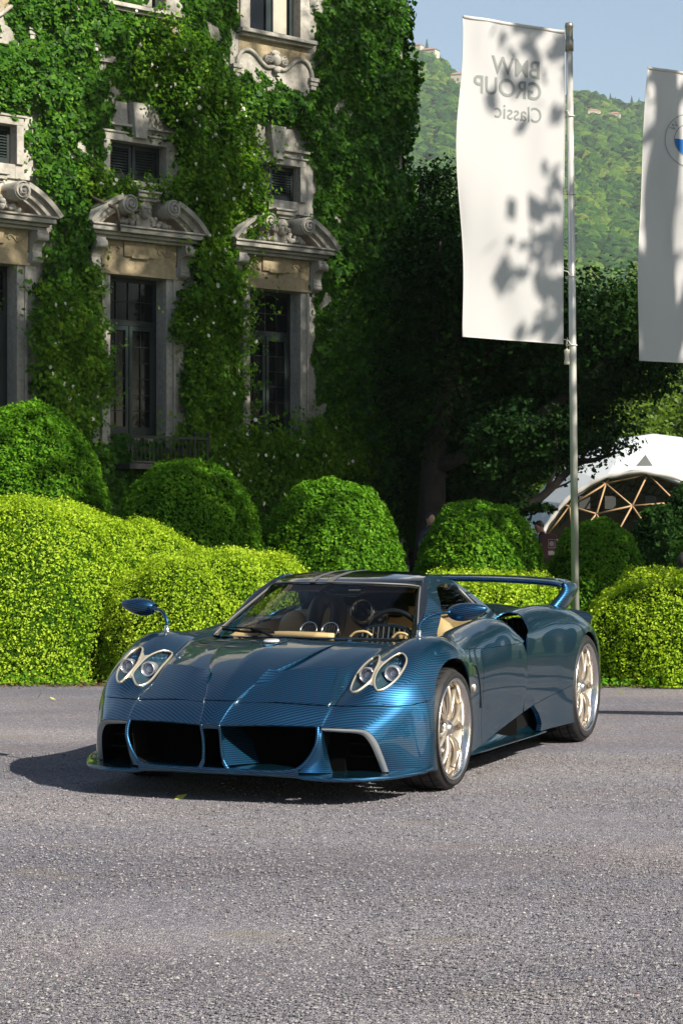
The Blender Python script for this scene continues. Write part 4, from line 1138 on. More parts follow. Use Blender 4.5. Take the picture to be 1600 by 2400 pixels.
# round emblem, seen from behind
def emblem(fl, S, uc, vc, W, H, R0):
    def disc(r0, r1, a0, a1, mat, name, n=20, off=.007, rings=3):
        V = []; F = []
        for i in range(rings+1):
            r = r0 + (r1 - r0) * i / rings
            for k in range(n+1):
                a = a0 + (a1-a0)*k/n
                V.append(frontoff(S, min(max(uc - r*math.cos(a)/W, .002), .998), vc - r*math.sin(a)/H, off))
        F = [(i*(n+1)+k, i*(n+1)+k+1, (i+1)*(n+1)+k+1, (i+1)*(n+1)+k) for i in range(rings) for k in range(n)]
        mk(name, V, F, mat, fl)
    disc(R0*.97, R0, 0, 2*math.pi, M_print, 'emblem_ring', 48, .007, 1)
    disc(R0*.60, R0*.63, 0, 2*math.pi, M_print, 'emblem_ring', 40, .007, 1)
    disc(.001, R0*.60, math.pi, 1.5*math.pi, M_bluep, 'emblem_quadrant')
    disc(.001, R0*.60, 0, .5*math.pi, M_bluep, 'emblem_quadrant')
    # letters on the ring, mirrored
    for ch, a in (('W', R(145)), ('M', R(90)), ('B', R(35))):
        cu = bpy.data.curves.new('txt', 'FONT'); cu.body = ch; cu.size = 1; cu.align_x = 'CENTER'; cu.resolution_u = 3
        to = bpy.data.objects.new('txt', cu); COL.objects.link(to); bpy.context.view_layer.update()
        me = bpy.data.meshes.new_from_object(to.evaluated_get(bpy.context.evaluated_depsgraph_get())); bpy.data.objects.remove(to)
        sz = R0 * .34
        for v in me.vertices:
            lx, ly = -v.co.x * sz, (v.co.y - .35) * sz
            rr_ = R0*.80 + ly; x = rr_*math.cos(a) - lx*-math.sin(a)*-1 ; 
            ex, ey = math.cos(a), math.sin(a); tx_, ty_ = math.sin(a), -math.cos(a)
            X = ex*(R0*.80+ly) + tx_*lx; Y_ = ey*(R0*.80+ly) + ty_*lx
            v.co = frontoff(S, min(max(uc - X/W, .002), .998), vc - Y_/H, .007)
        link_mesh('emblem_letter', me, M_print, fl)
emblem(fl2, S2, .52, .232, 1.375, 3.80, .355)
for zz in (.3, .6, .98):
    a = fl2.location + S2(0, zz); zc = a.z - .07; c = Vector(p2.location) + Vector(P2(zc)); c.z = zc
    MB().tube([a - p2.location, c - p2.location + Vector((-.02, -.05, 0))], .006, 5).build('cord', M_rope, p2, True)

# =================================================================== geodesic tent
TC = Vector((8.83, 60.0, 0.0)); TR = 4.05
M_tent = pmat('white_tent_membrane', (.50, .53, .55), .6)
M_tentin = cloth_mat('tent_lining', (.55, .53, .48), .35)
M_wood = pmat('larch_pole', (.33, .21, .11), .6)
M_truss = pmat('dark_truss', (.03, .03, .03), .5)
tent = empty('dome_tent', (TC.x, TC.y, 0)); tag(tent, 'white geodesic dome tent with wooden struts in its open front', 'tent')
bm = bmesh.new(); bmesh.ops.create_icosphere(bm, subdivisions=3, radius=TR, matrix=Matrix.Rotation(.35, 4, 'Z'))
IV = [v.co.copy() for v in bm.verts]; IF = [[v.index for v in f.verts] for f in bm.faces]; IE = [[v.index for v in e.verts] for e in bm.edges]
bm.free()
zc0 = TC.z
vv = np.array([(p.x, p.y, p.z + zc0, 0, 0) for p in IV])
dcut = np.array([-.29, -.957]); 
def cutfn(v): return 2.83 - (v[:, 0]*dcut[0] + v[:, 1]*dcut[1])
# finer mesh for a clean opening
sh = clip(clip((vv, [tuple(f) for f in IF]), cutfn), lambda v: v[:, 2] - .02)
panels_v = sh[0][:, :3]
mk('membrane', panels_v, sh[1], M_tent, tent)
mk('lining', panels_v * np.array([.985, .985, .985]), [tuple(reversed(f)) for f in sh[1]], M_tentin, tent)
# frame struts just inside the skin, also across the opening
for a, b_ in IE:
    pa, pb = IV[a], IV[b_]
    A_ = Vector((pa.x, pa.y, pa.z + zc0))*.97; B_ = Vector((pb.x, pb.y, pb.z + zc0))*.97
    if A_.z < .1 and B_.z < .1: continue
    front = (pa.x*dcut[0] + pa.y*dcut[1] > 1.6) and (pb.x*dcut[0] + pb.y*dcut[1] > 1.6)
    if not front and not ((pa.y > 0) and (pb.y > 0)): continue
    MB().tube([A_, B_], .026, 6).build('strut', M_wood, tent, True)
# rolled cloth edge round the opening
k_ = 2.83; rc = math.sqrt(TR**2 - k_**2); ctr = Vector((dcut[0]*k_, dcut[1]*k_, zc0)); side = Vector((-dcut[1], dcut[0], 0))
pts = [ctr + side*(rc*math.cos(a)*1.0) + Vector((0, 0, rc*math.sin(a))) + Vector((0, -.05, .015*math.sin(a*17))) for a in np.linspace(.15, math.pi-.15, 60)]
MB().tube(pts, [.065 + .012*math.sin(i*1.7) for i in range(60)], 8).build('rolled_edge', M_hem, tent, True)
pts = [ctr + side*(rc*.94*math.cos(a)) + Vector((0, .9, rc*.94*math.sin(a) - .1)) for a in np.linspace(.7, math.pi-.7, 24)]
mb = MB(); mb.tube(pts, .03, 5); mb.tube([p + Vector((0, 0, -.28)) for p in pts], .03, 5)
for i in range(23): mb.tube([pts[i], pts[i+1] + Vector((0, 0, -.28))], .02, 4)
mb.build('lighting_truss', M_truss, tent)
for x_ in (-2.2, -1.5, -.4):
    MB().box(x_-.15, x_+.15, -2.2, -1.9, 1.9, 2.25).build('stage_lamp', M_truss, tent)
# vent flap
MB().add([(-.9, -2.9, 3.05), (-.45, -2.95, 3.05), (-.68, -3.15, 3.35)], [(0, 1, 2)]).build('vent_flap', M_hem, tent)

# =================================================================== people
M_skin = pmat('skin', (.42, .24, .16), .55); M_hair = pmat('dark_hair', (.02, .015, .012), .6)
M_suit = pmat('navy_suit', (.012, .014, .03), .8); M_shirt = pmat('white_shirt', (.75, .77, .82), .8); M_shoe = pmat('black_shoe', (.01, .01, .01), .4)
M_trou = pmat('white_trousers', (.30, .33, .42), .8)
def skinned(name, J, E, rad, mat, parent, lv=2):
    me = bpy.data.meshes.new(name); me.from_pydata(J, E, []); o = link_mesh(name, me, mat, parent)
    sk = o.modifiers.new('s', 'SKIN'); sk.use_smooth_shade = True
    for i, v in enumerate(me.skin_vertices[0].data): v.radius = (rad[i], rad[i]) if not isinstance(rad[i], tuple) else rad[i]; v.use_root = (i == 0)
    sb = o.modifiers.new('d', 'SUBSURF'); sb.levels = sb.render_levels = lv
    return o
def person(loc, rz, label, coat, legs, look=0.0, armfwd=.25):
    r = empty('person', loc, rz); tag(r, label, 'person')
    # faces -y
    J = [(0,0,.95),(0,-.01,1.12),(0,-.01,1.30),(0,0,1.42),(0,-.02,1.50),
         (.09,0,.90),(.10,-.01,.50),(.10,.01,.10),(.11,-.12,.04),(-.09,0,.90),(-.10,-.01,.50),(-.10,.01,.10),(-.11,-.12,.04),
         (.18,0,1.38),(.25,.02,1.12),(.24,-armfwd*.8,.98),(.21,-armfwd*1.1,.97),(-.18,0,1.38),(-.25,.02,1.12),(-.24,-armfwd*.8,.98),(-.21,-armfwd*1.1,.97),(0,-.03,1.56)]
    E = [(0,1),(1,2),(2,3),(3,4),(4,21),(0,5),(5,6),(6,7),(7,8),(0,9),(9,10),(10,11),(11,12),(3,13),(13,14),(14,15),(15,16),(3,17),(17,18),(18,19),(19,20)]
    rad = [(.15,.11),(.14,.10),(.165,.115),(.13,.09),.055,.085,.06,.045,.035,.085,.06,.045,.035,.06,.048,.038,.03,.06,.048,.038,.03,.05]
    body = skinned('body', J, E, rad, coat, r)
    # trousers over the legs
    J2 = [(0,0,.97),(.09,0,.88),(.10,-.01,.50),(.10,.01,.10),(-.09,0,.88),(-.10,-.01,.50),(-.10,.01,.10)]
    skinned('trousers', J2, [(0,1),(1,2),(2,3),(0,4),(4,5),(5,6)], [(.158,.118),.098,.072,.062,.098,.072,.062], legs, r)
    hd = MB(); hz0 = 1.64
    hd.ball((0, -.04, hz0), .105, 18, 12, s=(.78, .95, 1.15)); hd.ball((0, -.135, hz0-.01), .016, 7, 5, s=(.8, 1, 1.4)); hd.ball((0, -.11, hz0-.085), .04, 8, 6, s=(1, .8, .7))
    for sg in (-1, 1): hd.ball((sg*.082, -.03, hz0-.005), .024, 7, 5, s=(.4, .8, 1.3))
    hd.tube([(0, 0, 1.46), (0, -.02, 1.56)], .052, 10)
    ho_ = hd.build('head', M_skin, r, True); ho_.rotation_euler = (look, 0, 0)
    if look: ho_.location = (0, -math.sin(look)*0 - .0, 0); ho_.location = Vector((0, 0, 1.5)) - Matrix.Rotation(look, 3, 'X') @ Vector((0, 0, 1.5))
    hh = MB(); hh.ball((0, -.015, hz0+.035), .108, 16, 10, s=(.82, .95, 1.0)); h_ = hh.build('hair', M_hair, ho_, True)
    for sg in (-1, 1):
        ey = MB(); ey.ball((sg*.033, -.128, hz0+.012), .010, 7, 5, s=(1.2, .5, .8)); ey.build('eye', M_shoe, ho_, True)
    mo = MB(); mo.ball((0, -.138, hz0-.055), .02, 8, 5, s=(1.2, .4, .35)); mo.build('mouth', pmat('lips', (.30, .12, .10), .5), ho_, True)
    for sg in (-1, 1):
        hx, hy, hz_ = sg*.205, -armfwd*1.1, .965
        hb_ = skinned('hand', [(hx, hy, hz_), (hx, hy-.05, hz_-.01), (hx-.025, hy-.12, hz_-.03), (hx-.008, hy-.13, hz_-.03), (hx+.010, hy-.125, hz_-.03), (hx+.026, hy-.11, hz_-.03), (hx-sg*.035, hy-.07, hz_)],
                [(0,1),(1,2),(1,3),(1,4),(1,5),(0,6)], [.026,.03,.009,.009,.009,.008,.010], M_skin, r, 1)
    mb = MB(); mb.tube([(0, .012, 1.455), (0, -.005, 1.50)], [.066, .062], 14, cap=False); mb.add([(-.045, -.118, 1.44), (.045, -.118, 1.44), (0, -.132, 1.22)], [(0, 2, 1)]); mb.build('shirt_collar', M_shirt, r, True)
    for sg in (-1, 1): MB().box(sg*.11-.045, sg*.11+.045, -.17, .06, 0, .07).build('shoe', M_shoe, r, bevel=.02)
    return r
YM = 44.0
man = person(((1272-800)/4966*YM, YM, -.17), R(-70), 'man with short dark hair in a dark navy suit looking down behind the hedges', M_suit, M_suit, look=R(22), armfwd=.30)
man.scale = (.98, .98, .98)
sgn = empty('sign_stand', ((1284-800)/4966*43.4, 43.4, 0)); tag(sgn, 'dark maroon sign stand with a pale framed round emblem beside the man in the suit', 'sign')
M_mar = pmat('maroon_board', (.055, .008, .010), .5); M_pale = pmat('pale_print', (.36, .30, .28), .6)
MB().box(-.17, .17, -.02, .02, .25, 1.28).build('board', M_mar, sgn, bevel=.006)
mb = MB(); mb.box(.0, .14, -.026, -.022, 1.155, 1.165).box(.0, .14, -.026, -.022, .985, .995).box(.0, .008, -.026, -.022, .995, 1.155).box(.132, .14, -.026, -.022, .995, 1.155).build('frame_line', M_pale, sgn)
MB().lathe([(.001, .0), (.05, .0), (.05, -.004)], 20, Matrix.Translation((.07, -.022, 1.075)) @ Matrix.Rotation(R(90), 4, 'X')).build('round_emblem', M_pale, sgn)
MB().box(.0, .14, -.026, -.022, .84, .93).build('caption_strip', M_pale, sgn)
MB().box(-.15, .15, -.15, .15, 0, .03).build('base_plate', M_mar, sgn, bevel=.005)
MB().box(-.03, .03, -.02, .02, .03, .25).build('post', M_mar, sgn)
person(((1006-800)/4966*41, 41, -.08), R(35), 'person in dark jacket and white trousers glimpsed between two clipped domes under the dark tree', M_suit, M_trou)
person(((1604-800)/4966*23.5, 23.5, -.62), R(150), 'person in a white shirt mostly hidden by the hedge at the right edge', M_shirt, M_trou)

# =================================================================== the car
CAR = empty('sports_car', (-0.295, 11.967, 0), R(-90 - 21.525))
tag(CAR, 'low blue carbon sports car with gold wheels and a tall rear wing parked on gravel', 'car')

def car_paint():
    m, nt, b = nodes_mat('blue_carbon_paint')
    tc = N(nt, 'ShaderNodeTexCoord')
    sep = N(nt, 'ShaderNodeSeparateXYZ'); nt.links.new(tc.outputs['Object'], sep.inputs[0])
    ab = N(nt, 'ShaderNodeMath', operation='ABSOLUTE'); nt.links.new(sep.outputs[1], ab.inputs[0])
    # weave ribs: mirrored about the centre line of the car
    def rib(ax, ay, az, period):
        a = N(nt, 'ShaderNodeMath', operation='MULTIPLY'); nt.links.new(sep.outputs[0], a.inputs[0]); a.inputs[1].default_value = ax / period * 6.2832
        c = N(nt, 'ShaderNodeMath', operation='MULTIPLY_ADD'); nt.links.new(ab.outputs[0], c.inputs[0]); c.inputs[1].default_value = ay / period * 6.2832
        nt.links.new(a.outputs[0], c.inputs[2])
        d = N(nt, 'ShaderNodeMath', operation='MULTIPLY_ADD'); nt.links.new(sep.outputs[2], d.inputs[0]); d.inputs[1].default_value = az / period * 6.2832
        nt.links.new(c.outputs[0], d.inputs[2])
        s = N(nt, 'ShaderNodeMath', operation='SINE'); nt.links.new(d.outputs[0], s.inputs[0])
        e = N(nt, 'ShaderNodeMath', operation='MULTIPLY_ADD'); nt.links.new(s.outputs[0], e.inputs[0]); e.inputs[1].default_value = .5; e.inputs[2].default_value = .5
        return e
    ra = rib(0.80, 0.55, 0.0, 0.0125)
    rb = rib(0.06, 0.16, 1.0, 0.0110)
    r2 = rib(0.7, -0.6, 0.2, 0.0052)
    geo = N(nt, 'ShaderNodeNewGeometry'); sn = N(nt, 'ShaderNodeSeparateXYZ'); nt.links.new(geo.outputs['Normal'], sn.inputs[0])
    th = N(nt, 'ShaderNodeMath', operation='GREATER_THAN'); nt.links.new(sn.outputs[2], th.inputs[0]); th.inputs[1].default_value = .62
    r1 = N(nt, 'ShaderNodeMixRGB'); nt.links.new(th.outputs[0], r1.inputs[0]); nt.links.new(rb.outputs[0], r1.inputs[1]); nt.links.new(ra.outputs[0], r1.inputs[2])
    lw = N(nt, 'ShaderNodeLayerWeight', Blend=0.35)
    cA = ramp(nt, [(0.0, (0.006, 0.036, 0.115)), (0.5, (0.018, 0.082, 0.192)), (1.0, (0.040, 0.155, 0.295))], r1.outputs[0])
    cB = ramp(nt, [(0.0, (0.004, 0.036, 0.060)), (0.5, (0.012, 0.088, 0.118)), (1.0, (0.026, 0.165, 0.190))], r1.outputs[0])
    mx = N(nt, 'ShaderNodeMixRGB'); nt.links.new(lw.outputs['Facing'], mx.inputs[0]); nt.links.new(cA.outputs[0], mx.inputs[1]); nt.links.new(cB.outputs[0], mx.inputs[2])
    m2 = N(nt, 'ShaderNodeMixRGB', blend_type='MULTIPLY'); m2.inputs[0].default_value = .35
    nt.links.new(mx.outputs[0], m2.inputs[1]); nt.links.new(r2.outputs[0], m2.inputs[2])
    nt.links.new(m2.outputs[0], b.inputs['Base Color'])
    b.inputs['Metallic'].default_value = 1.0
    b.inputs['Roughness'].default_value = 0.44
    b.inputs['Coat Weight'].default_value = 1.0
    b.inputs['Coat Roughness'].default_value = 0.015
    b.inputs['Coat IOR'].default_value = 1.42
    bp = N(nt, 'ShaderNodeBump', Strength=0.12, Distance=0.0004)
    nt.links.new(r1.outputs[0], bp.inputs['Height']); nt.links.new(bp.outputs[0], b.inputs['Normal'])
    return m
M_paint = car_paint()
M_black = pmat('gloss_black', (0.006, 0.007, 0.008), 0.12, 0, 1.0)
M_matt = pmat('matt_black', (0.0028, 0.0028, 0.003), 0.9, spec=.15)
M_mesh = pmat('dark_grille', (0.005, 0.005, 0.0055), 0.7, spec=.2)
M_under = pmat('underbody_black', (0.002, 0.002, 0.002), 1.0, spec=.05)
M_chrome = pmat('polished_metal', (0.75, 0.72, 0.68), 0.15, 1.0)
M_silver = pmat('brushed_rim_lip', (0.72, 0.70, 0.68), 0.2, 1.0)
M_gold = pmat('champagne_gold', (0.52, 0.455, 0.375), 0.36, 0.8, 0.3)
M_bezel = pmat('champagne_bezel', (0.62, 0.55, 0.42), 0.28, 0.7, 0.4)
M_lightbar = pmat('light_bar_grey', (0.20, 0.215, 0.23), 0.4, 0.0, 0.3)
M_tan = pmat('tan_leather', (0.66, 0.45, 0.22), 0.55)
M_tan2 = pmat('brown_leather', (0.17, 0.075, 0.03), 0.5)
M_seatdark = pmat('dark_seat_shell', (0.06, 0.05, 0.042), 0.45, 0, .2)
M_trim = pmat('grey_trim', (0.11, 0.11, 0.11), 0.5, .2)
M_rubber = noise_mat('tyre_rubber', [(0.3, (0.012, 0.012, 0.013)), (0.7, (0.024, 0.023, 0.023))], scale=18, rough=0.6, bump=.15)
M_white = pmat('white_card', (0.75, 0.76, 0.78), 0.6)
M_disc = pmat('brake_disc', (0.16, 0.16, 0.17), 0.4, .6)
M_caliper = pmat('grey_caliper', (0.35, 0.33, 0.33), 0.3, .5)

def glass_mat(name, tint, refl=1.0, ior=1.5):
    m = bpy.data.materials.new(name); m.use_nodes = True; nt = m.node_tree; nt.nodes.clear()
    o = nt.nodes.new('ShaderNodeOutputMaterial'); t = nt.nodes.new('ShaderNodeBsdfTransparent'); g = nt.nodes.new('ShaderNodeBsdfGlossy')
    t.inputs[0].default_value = (*tint, 1); g.inputs['Roughness'].default_value = 0.01
    f = N(nt, 'ShaderNodeFresnel', IOR=ior); mu = N(nt, 'ShaderNodeMath', operation='MULTIPLY'); mu.inputs[1].default_value = refl
    mx = nt.nodes.new('ShaderNodeMixShader')
    nt.links.new(f.outputs[0], mu.inputs[0]); nt.links.new(mu.outputs[0], mx.inputs[0]); nt.links.new(t.outputs[0], mx.inputs[1]); nt.links.new(g.outputs[0], mx.inputs[2]); nt.links.new(mx.outputs[0], o.inputs[0])
    return m
M_glass = glass_mat('windscreen_glass', (0.86, 0.89, 0.87), 0.45)
M_sideglass = glass_mat('side_glass', (0.72, 0.75, 0.73), 0.5)
M_rib = pmat('binnacle_rib_black', (.004, .005, .005), .6)
M_badge = pmat('enamel_badge', (.62, .62, .66), .25, .3, .5)
M_bowl = pmat('lamp_bowl', (.03, .07, .095), .35, .4, .3)
M_lampring = pmat('lamp_ring', (.62, .62, .65), .25, .8)
M_lampref = pmat('lamp_reflector', (.55, .58, .68), .25, .7)
M_lampglass = pmat('lamp_glass', (.70, .72, .80), .06, .2, 1.0)
M_lens = glass_mat('lamp_lens', (0.95, 0.96, 0.97), 0.4)

SA = [
 [(1.064,0,.424),(1.058,.055,.425),(.99,.30,.420),(.905,.535,.412),(.895,.565,.408),(.86,.65,.404),(.812,.745,.397),(.780,.785,.378),(.757,.812,.335),(.735,.826,.28),(.70,.838,.21),(.665,.85,.15)],
 [(.94,0,.533),(.93,.085,.532),(.855,.33,.523),(.78,.545,.510),(.765,.575,.500),(.72,.66,.508),(.655,.765,.510),(.585,.868,.485),(.54,.915,.39),(.52,.938,.30),(.51,.952,.22),(.50,.96,.15)],
 [(.74,0,.664),(.70,.165,.656),(.62,.33,.654),(.53,.51,.648),(.585,.572,.575),(.575,.64,.600),(.56,.75,.622),(.48,.89,.595),(.43,.968,.485),(.41,.995,.36),(.405,1.0,.25),(.40,1.0,.15)],
 [(.50,0,.758),(.464,.25,.732),(.43,.37,.722),(.40,.50,.706),(.42,.578,.668),(.42,.635,.692),(.40,.76,.718),(.33,.90,.69),(.27,.983,.58),(.27,1.0,.42),(.27,1.0,.28),(.27,1.0,.15)],
 [(.25,0,.802),(.22,.30,.782),(.21,.42,.768),(.20,.53,.752),(.20,.595,.742),(.20,.66,.772),(.19,.77,.800),(.14,.90,.782),(.08,.985,.68),(.08,1.0,.5),(.08,1.0,.3),(.08,1.0,.15)],
 [(.03,0,.818),(.01,.32,.800),(0,.45,.790),(0,.56,.780),(0,.62,.784),(0,.69,.815),(-.01,.78,.840),(-.05,.90,.820),(-.10,.982,.72),(-.10,.995,.52),(-.10,.99,.3),(-.10,.99,.15)],
 [(-.22,0,.818),(-.23,.33,.805),(-.24,.46,.795),(-.25,.57,.788),(-.26,.63,.792),(-.26,.70,.812),(-.27,.79,.826),(-.29,.90,.788),(-.32,.963,.68),(-.34,.962,.5),(-.34,.955,.32),(-.34,.955,.15)],
 [(-.55,0,.815),(-.55,.33,.805),(-.55,.46,.795),(-.55,.57,.79),(-.55,.65,.805),(-.55,.72,.826),(-.55,.80,.825),(-.55,.895,.783),(-.55,.944,.69),(-.55,.948,.5),(-.55,.936,.33),(-.55,.94,.15)],
 [(-.9,0,.78),(-.9,.33,.78),(-.9,.46,.79),(-.9,.58,.80),(-.9,.66,.835),(-.9,.72,.860),(-.9,.80,.860),(-.9,.90,.810),(-.9,.948,.70),(-.9,.950,.5),(-.9,.935,.33),(-.9,.94,.15)],
 [(-1.25,0,.78),(-1.25,.33,.78),(-1.25,.46,.79),(-1.25,.58,.80),(-1.25,.67,.860),(-1.25,.73,.885),(-1.25,.82,.882),(-1.25,.915,.820),(-1.25,.953,.71),(-1.25,.955,.5),(-1.25,.942,.35),(-1.25,.94,.15)],
 [(-1.55,0,.78),(-1.55,.33,.78),(-1.55,.46,.79),(-1.55,.58,.80),(-1.55,.67,.845),(-1.55,.73,.850),(-1.55,.80,.835),(-1.54,.875,.775),(-1.54,.940,.708),(-1.55,.955,.5),(-1.55,.945,.35),(-1.55,.94,.15)],
 [(-1.85,0,.78),(-1.85,.33,.78),(-1.85,.46,.79),(-1.85,.58,.80),(-1.85,.65,.74),(-1.85,.69,.73),(-1.85,.73,.70),(-1.84,.78,.66),(-1.84,.84,.60),(-1.85,.92,.5),(-1.85,.93,.35),(-1.85,.93,.15)],
]
DROP = [.006, .014, .020, .016, .006] + [0] * 7
SA = [r[:2] + [tuple(np.array(r[1]) + (np.array(r[2]) - np.array(r[1])) * .07 - np.array([0, 0, DROP[i]]))] + r[2:] for i, r in enumerate(SA)]
gA = grid(SA, 10, 8)
ZL = ([0, .085, .33, .552, .60, .66, .74, .80, .867, .92, 1.02], [.533, .532, .523, .509, .507, .507, .505, .503, .500, .505, .532])
zline = lambda v: np.interp(np.abs(v[:, 1]), *ZL)
ZS = ([-2.4, -1.5, -1.3, -.8, -.35, -.22, -.14, -.02, .02], [.725, .735, .735, .737, .752, .775, .80, .832, 2.0])
zshl = lambda v: np.interp(v[:, 0], *ZS)
ZD = ([-2.45, -1.63, -.36, -.30, 1], [.415, .336, .15, .02, .02])
zdiag = lambda v: np.interp(v[:, 0], *ZD)
def arch(cx, cz, r): return lambda v: np.where(v[:, 1] > .45, np.hypot(v[:, 0] - cx, v[:, 2] - cz) - r, 1.0)
archF = arch(0.0, .335, .388); archR = arch(-2.795, .347, .392)
G = .0022
def cuts(vf, *fns):
    for fn in fns: vf = clip(vf, fn)
    return vf
def fixnormals(vf):
    return vf
# screen base line
XB = ([0, .2, .4, .55, .64, .70], [.055, .02, -.12, -.27, -.36, -.42])
xbase = lambda v: np.interp(np.abs(v[:, 1]), *XB)

# orientation test: make faces point outwards (up for the hood centre)
def orient(vf):
    v, f = vf
    q = f[len(f) // 3]
    return vf
def both(name, vf, mat, thick=.008, flipf=False, parent=None, label=None):
    out = []
    for s in (1, -1):
        w = vf if s == 1 else flip(vf)
        if flipf: w = (w[0], [tuple(reversed(q)) for q in w[1]])
        o = panel(name, w, mat, parent or CAR, thick)
        out.append(o)
    return out

# ---- nose / bumper shell above grille and inlets
bump = cuts(gA, lambda v: zline(v) - G - v[:, 2], lambda v: v[:, 0] - .2, archF, lambda v: v[:, 4] - 0)
hoodh = cuts(gA, lambda v: v[:, 2] - zline(v) - G, lambda v: 5.0 - .03 - v[:, 4], lambda v: v[:, 0] - xbase(v) - .004, lambda v: 8 - v[:, 3])
def mirror_join(vf):
    v, f = vf; v2, f2 = flip(vf); b = len(v)
    V = np.concatenate([v, v2]); F = list(f) + [tuple(i + b for i in q) for q in f2]
    # weld on centre line
    key = {}; mp = np.arange(len(V))
    for i in range(len(V)):
        if abs(V[i, 1]) < 1e-5:
            k = (round(V[i, 0], 4), round(V[i, 2], 4))
            if k in key: mp[i] = key[k]
            else: key[k] = i
    F2 = []
    for q in F:
        w = []
        for i in q:
            j = int(mp[i])
            if not w or w[-1] != j: w.append(j)
        if w[0] == w[-1] and len(w) > 1: w = w[:-1]
        if len(w) >= 3: F2.append(tuple(w))
    return V, F2
# hood step: the front louvre panel stands a little proud of the sheet behind it
def hood_step(vf):
    v, f = vf; v = v.copy()
    return v, f
both('front_bumper', bump, M_paint, .010)
panel('hood', mirror_join(hoodh), M_paint, CAR, .010)

shoulder_line = lambda v: v[:, 2] - zshl(v)
# headlight outline in (y,z), seen from the front
LOBE_IN = [(.630,.571),(.606,.577),(.592,.597),(.586,.629),(.585,.660),(.586,.687),(.592,.712),(.606,.731),(.648,.746),(.680,.728),(.694,.704),(.697,.681),(.703,.655),(.703,.632),(.689,.612),(.669,.592),(.650,.577)]
LOBE_OUT = [(.757,.582),(.741,.598),(.727,.622),(.717,.650),(.714,.679),(.719,.702),(.730,.721),(.745,.742),(.764,.757),(.786,.761),(.811,.748),(.829,.727),(.836,.698),(.834,.669),(.829,.645),(.817,.622),(.800,.602),(.779,.587)]
LOBES = [[tuple(p) for p in cr(np.array(L + [L[0]]), 2)[:-1]] for L in (LOBE_IN, LOBE_OUT)]
def hl_fn(v): return np.where(v[:, 0] > .1, -np.maximum(sdpoly(v[:, 1], v[:, 2], LOBES[0]), sdpoly(v[:, 1], v[:, 2], LOBES[1])), 1.0)
fend = cuts(gA, lambda v: v[:, 4] - 5.0 - .03, lambda v: np.where(v[:, 0] > .2, v[:, 2] - zline(v) - G, 1.0), lambda v: -shoulder_line(v) - G,
            lambda v: v[:, 0] + .63, archF, lambda v: v[:, 2] - .16, lambda v: v[:, 2] - zdiag(v))
fend_h = clip(fend, hl_fn)
both('front_fender', fend_h, M_paint, .010)
shl = cuts(gA, lambda v: v[:, 4] - 5.0 - .03, shoulder_line, lambda v: .02 - v[:, 0])
both('door_shoulder', shl, M_paint, .006)
XR = ([.15, .32, .375, .5, .635, .73, .8], [-1.42, -1.43, -1.455, -1.48, -1.49, -1.42, -1.42])
xrear = lambda v: np.interp(v[:, 2], *XR)
door = cuts(gA, lambda v: v[:, 4] - 7, lambda v: -shoulder_line(v) - G, lambda v: -.63 - G * 2 - v[:, 0], lambda v: v[:, 0] - xrear(v) - G, lambda v: v[:, 2] - zdiag(v))
doors = both('door', door, M_paint, .012)

SB = [
 [(-1.62,0,1.12),(-1.62,.28,1.09),(-1.64,.50,.97),(-1.68,.64,.862),(-1.78,.715,.900),(-1.76,.82,.895),(-1.64,.915,.815),(-1.49,.953,.733),(-1.47,.955,.5),(-1.45,.945,.34),(-1.45,.94,.15)],
 [(-2.0,0,1.05),(-2.0,.28,1.02),(-2.0,.48,.93),(-2.0,.63,.868),(-2.0,.72,.917),(-2.0,.83,.915),(-1.98,.93,.830),(-1.95,.965,.735),(-1.95,.968,.5),(-1.95,.96,.34),(-1.95,.955,.15)],
 [(-2.3,0,.99),(-2.3,.28,.965),(-2.3,.46,.90),(-2.3,.62,.868),(-2.3,.73,.925),(-2.3,.84,.921),(-2.3,.942,.84),(-2.3,.985,.735),(-2.3,.99,.5),(-2.3,.985,.33),(-2.3,.98,.15)],
 [(-2.65,0,.95),(-2.65,.28,.93),(-2.65,.46,.885),(-2.65,.62,.865),(-2.65,.73,.912),(-2.65,.85,.902),(-2.65,.955,.83),(-2.65,.998,.74),(-2.65,1.0,.5),(-2.65,1.0,.33),(-2.65,1.0,.15)],
 [(-3.0,0,.92),(-3.0,.28,.91),(-3.0,.46,.875),(-3.0,.62,.855),(-3.0,.74,.868),(-3.0,.85,.845),(-3.0,.945,.785),(-3.0,.985,.70),(-3.0,.99,.48),(-3.0,.99,.33),(-3.0,.99,.15)],
 [(-3.3,0,.90),(-3.3,.28,.89),(-3.3,.46,.855),(-3.3,.62,.825),(-3.3,.74,.80),(-3.3,.84,.755),(-3.3,.91,.675),(-3.3,.94,.59),(-3.3,.945,.45),(-3.3,.94,.33),(-3.3,.93,.2)],
 [(-3.6,0,.87),(-3.6,.28,.86),(-3.6,.44,.83),(-3.58,.58,.79),(-3.56,.68,.74),(-3.54,.76,.67),(-3.52,.82,.58),(-3.5,.84,.5),(-3.5,.84,.42),(-3.5,.83,.33),(-3.5,.82,.25)],
]
gB = grid(SB, 9, 8)
eng = cuts(gB, lambda v: 3.0 - v[:, 4])
panel('engine_cover', mirror_join(eng), M_paint, CAR, .010)
rf = cuts(gB, lambda v: v[:, 4] - 3.0, lambda v: np.where(v[:, 2] < .74, xrear(v) - G - v[:, 0], 1.0), archR,
          lambda v: np.where(v[:, 0] > -2.6, v[:, 2] - zdiag(v), v[:, 2] - .2))
both('rear_fender', rf, M_paint, .007)
XI = ([.15, .205, .27, .336, .42], [-1.79, -1.82, -1.76, -1.64, -1.60])
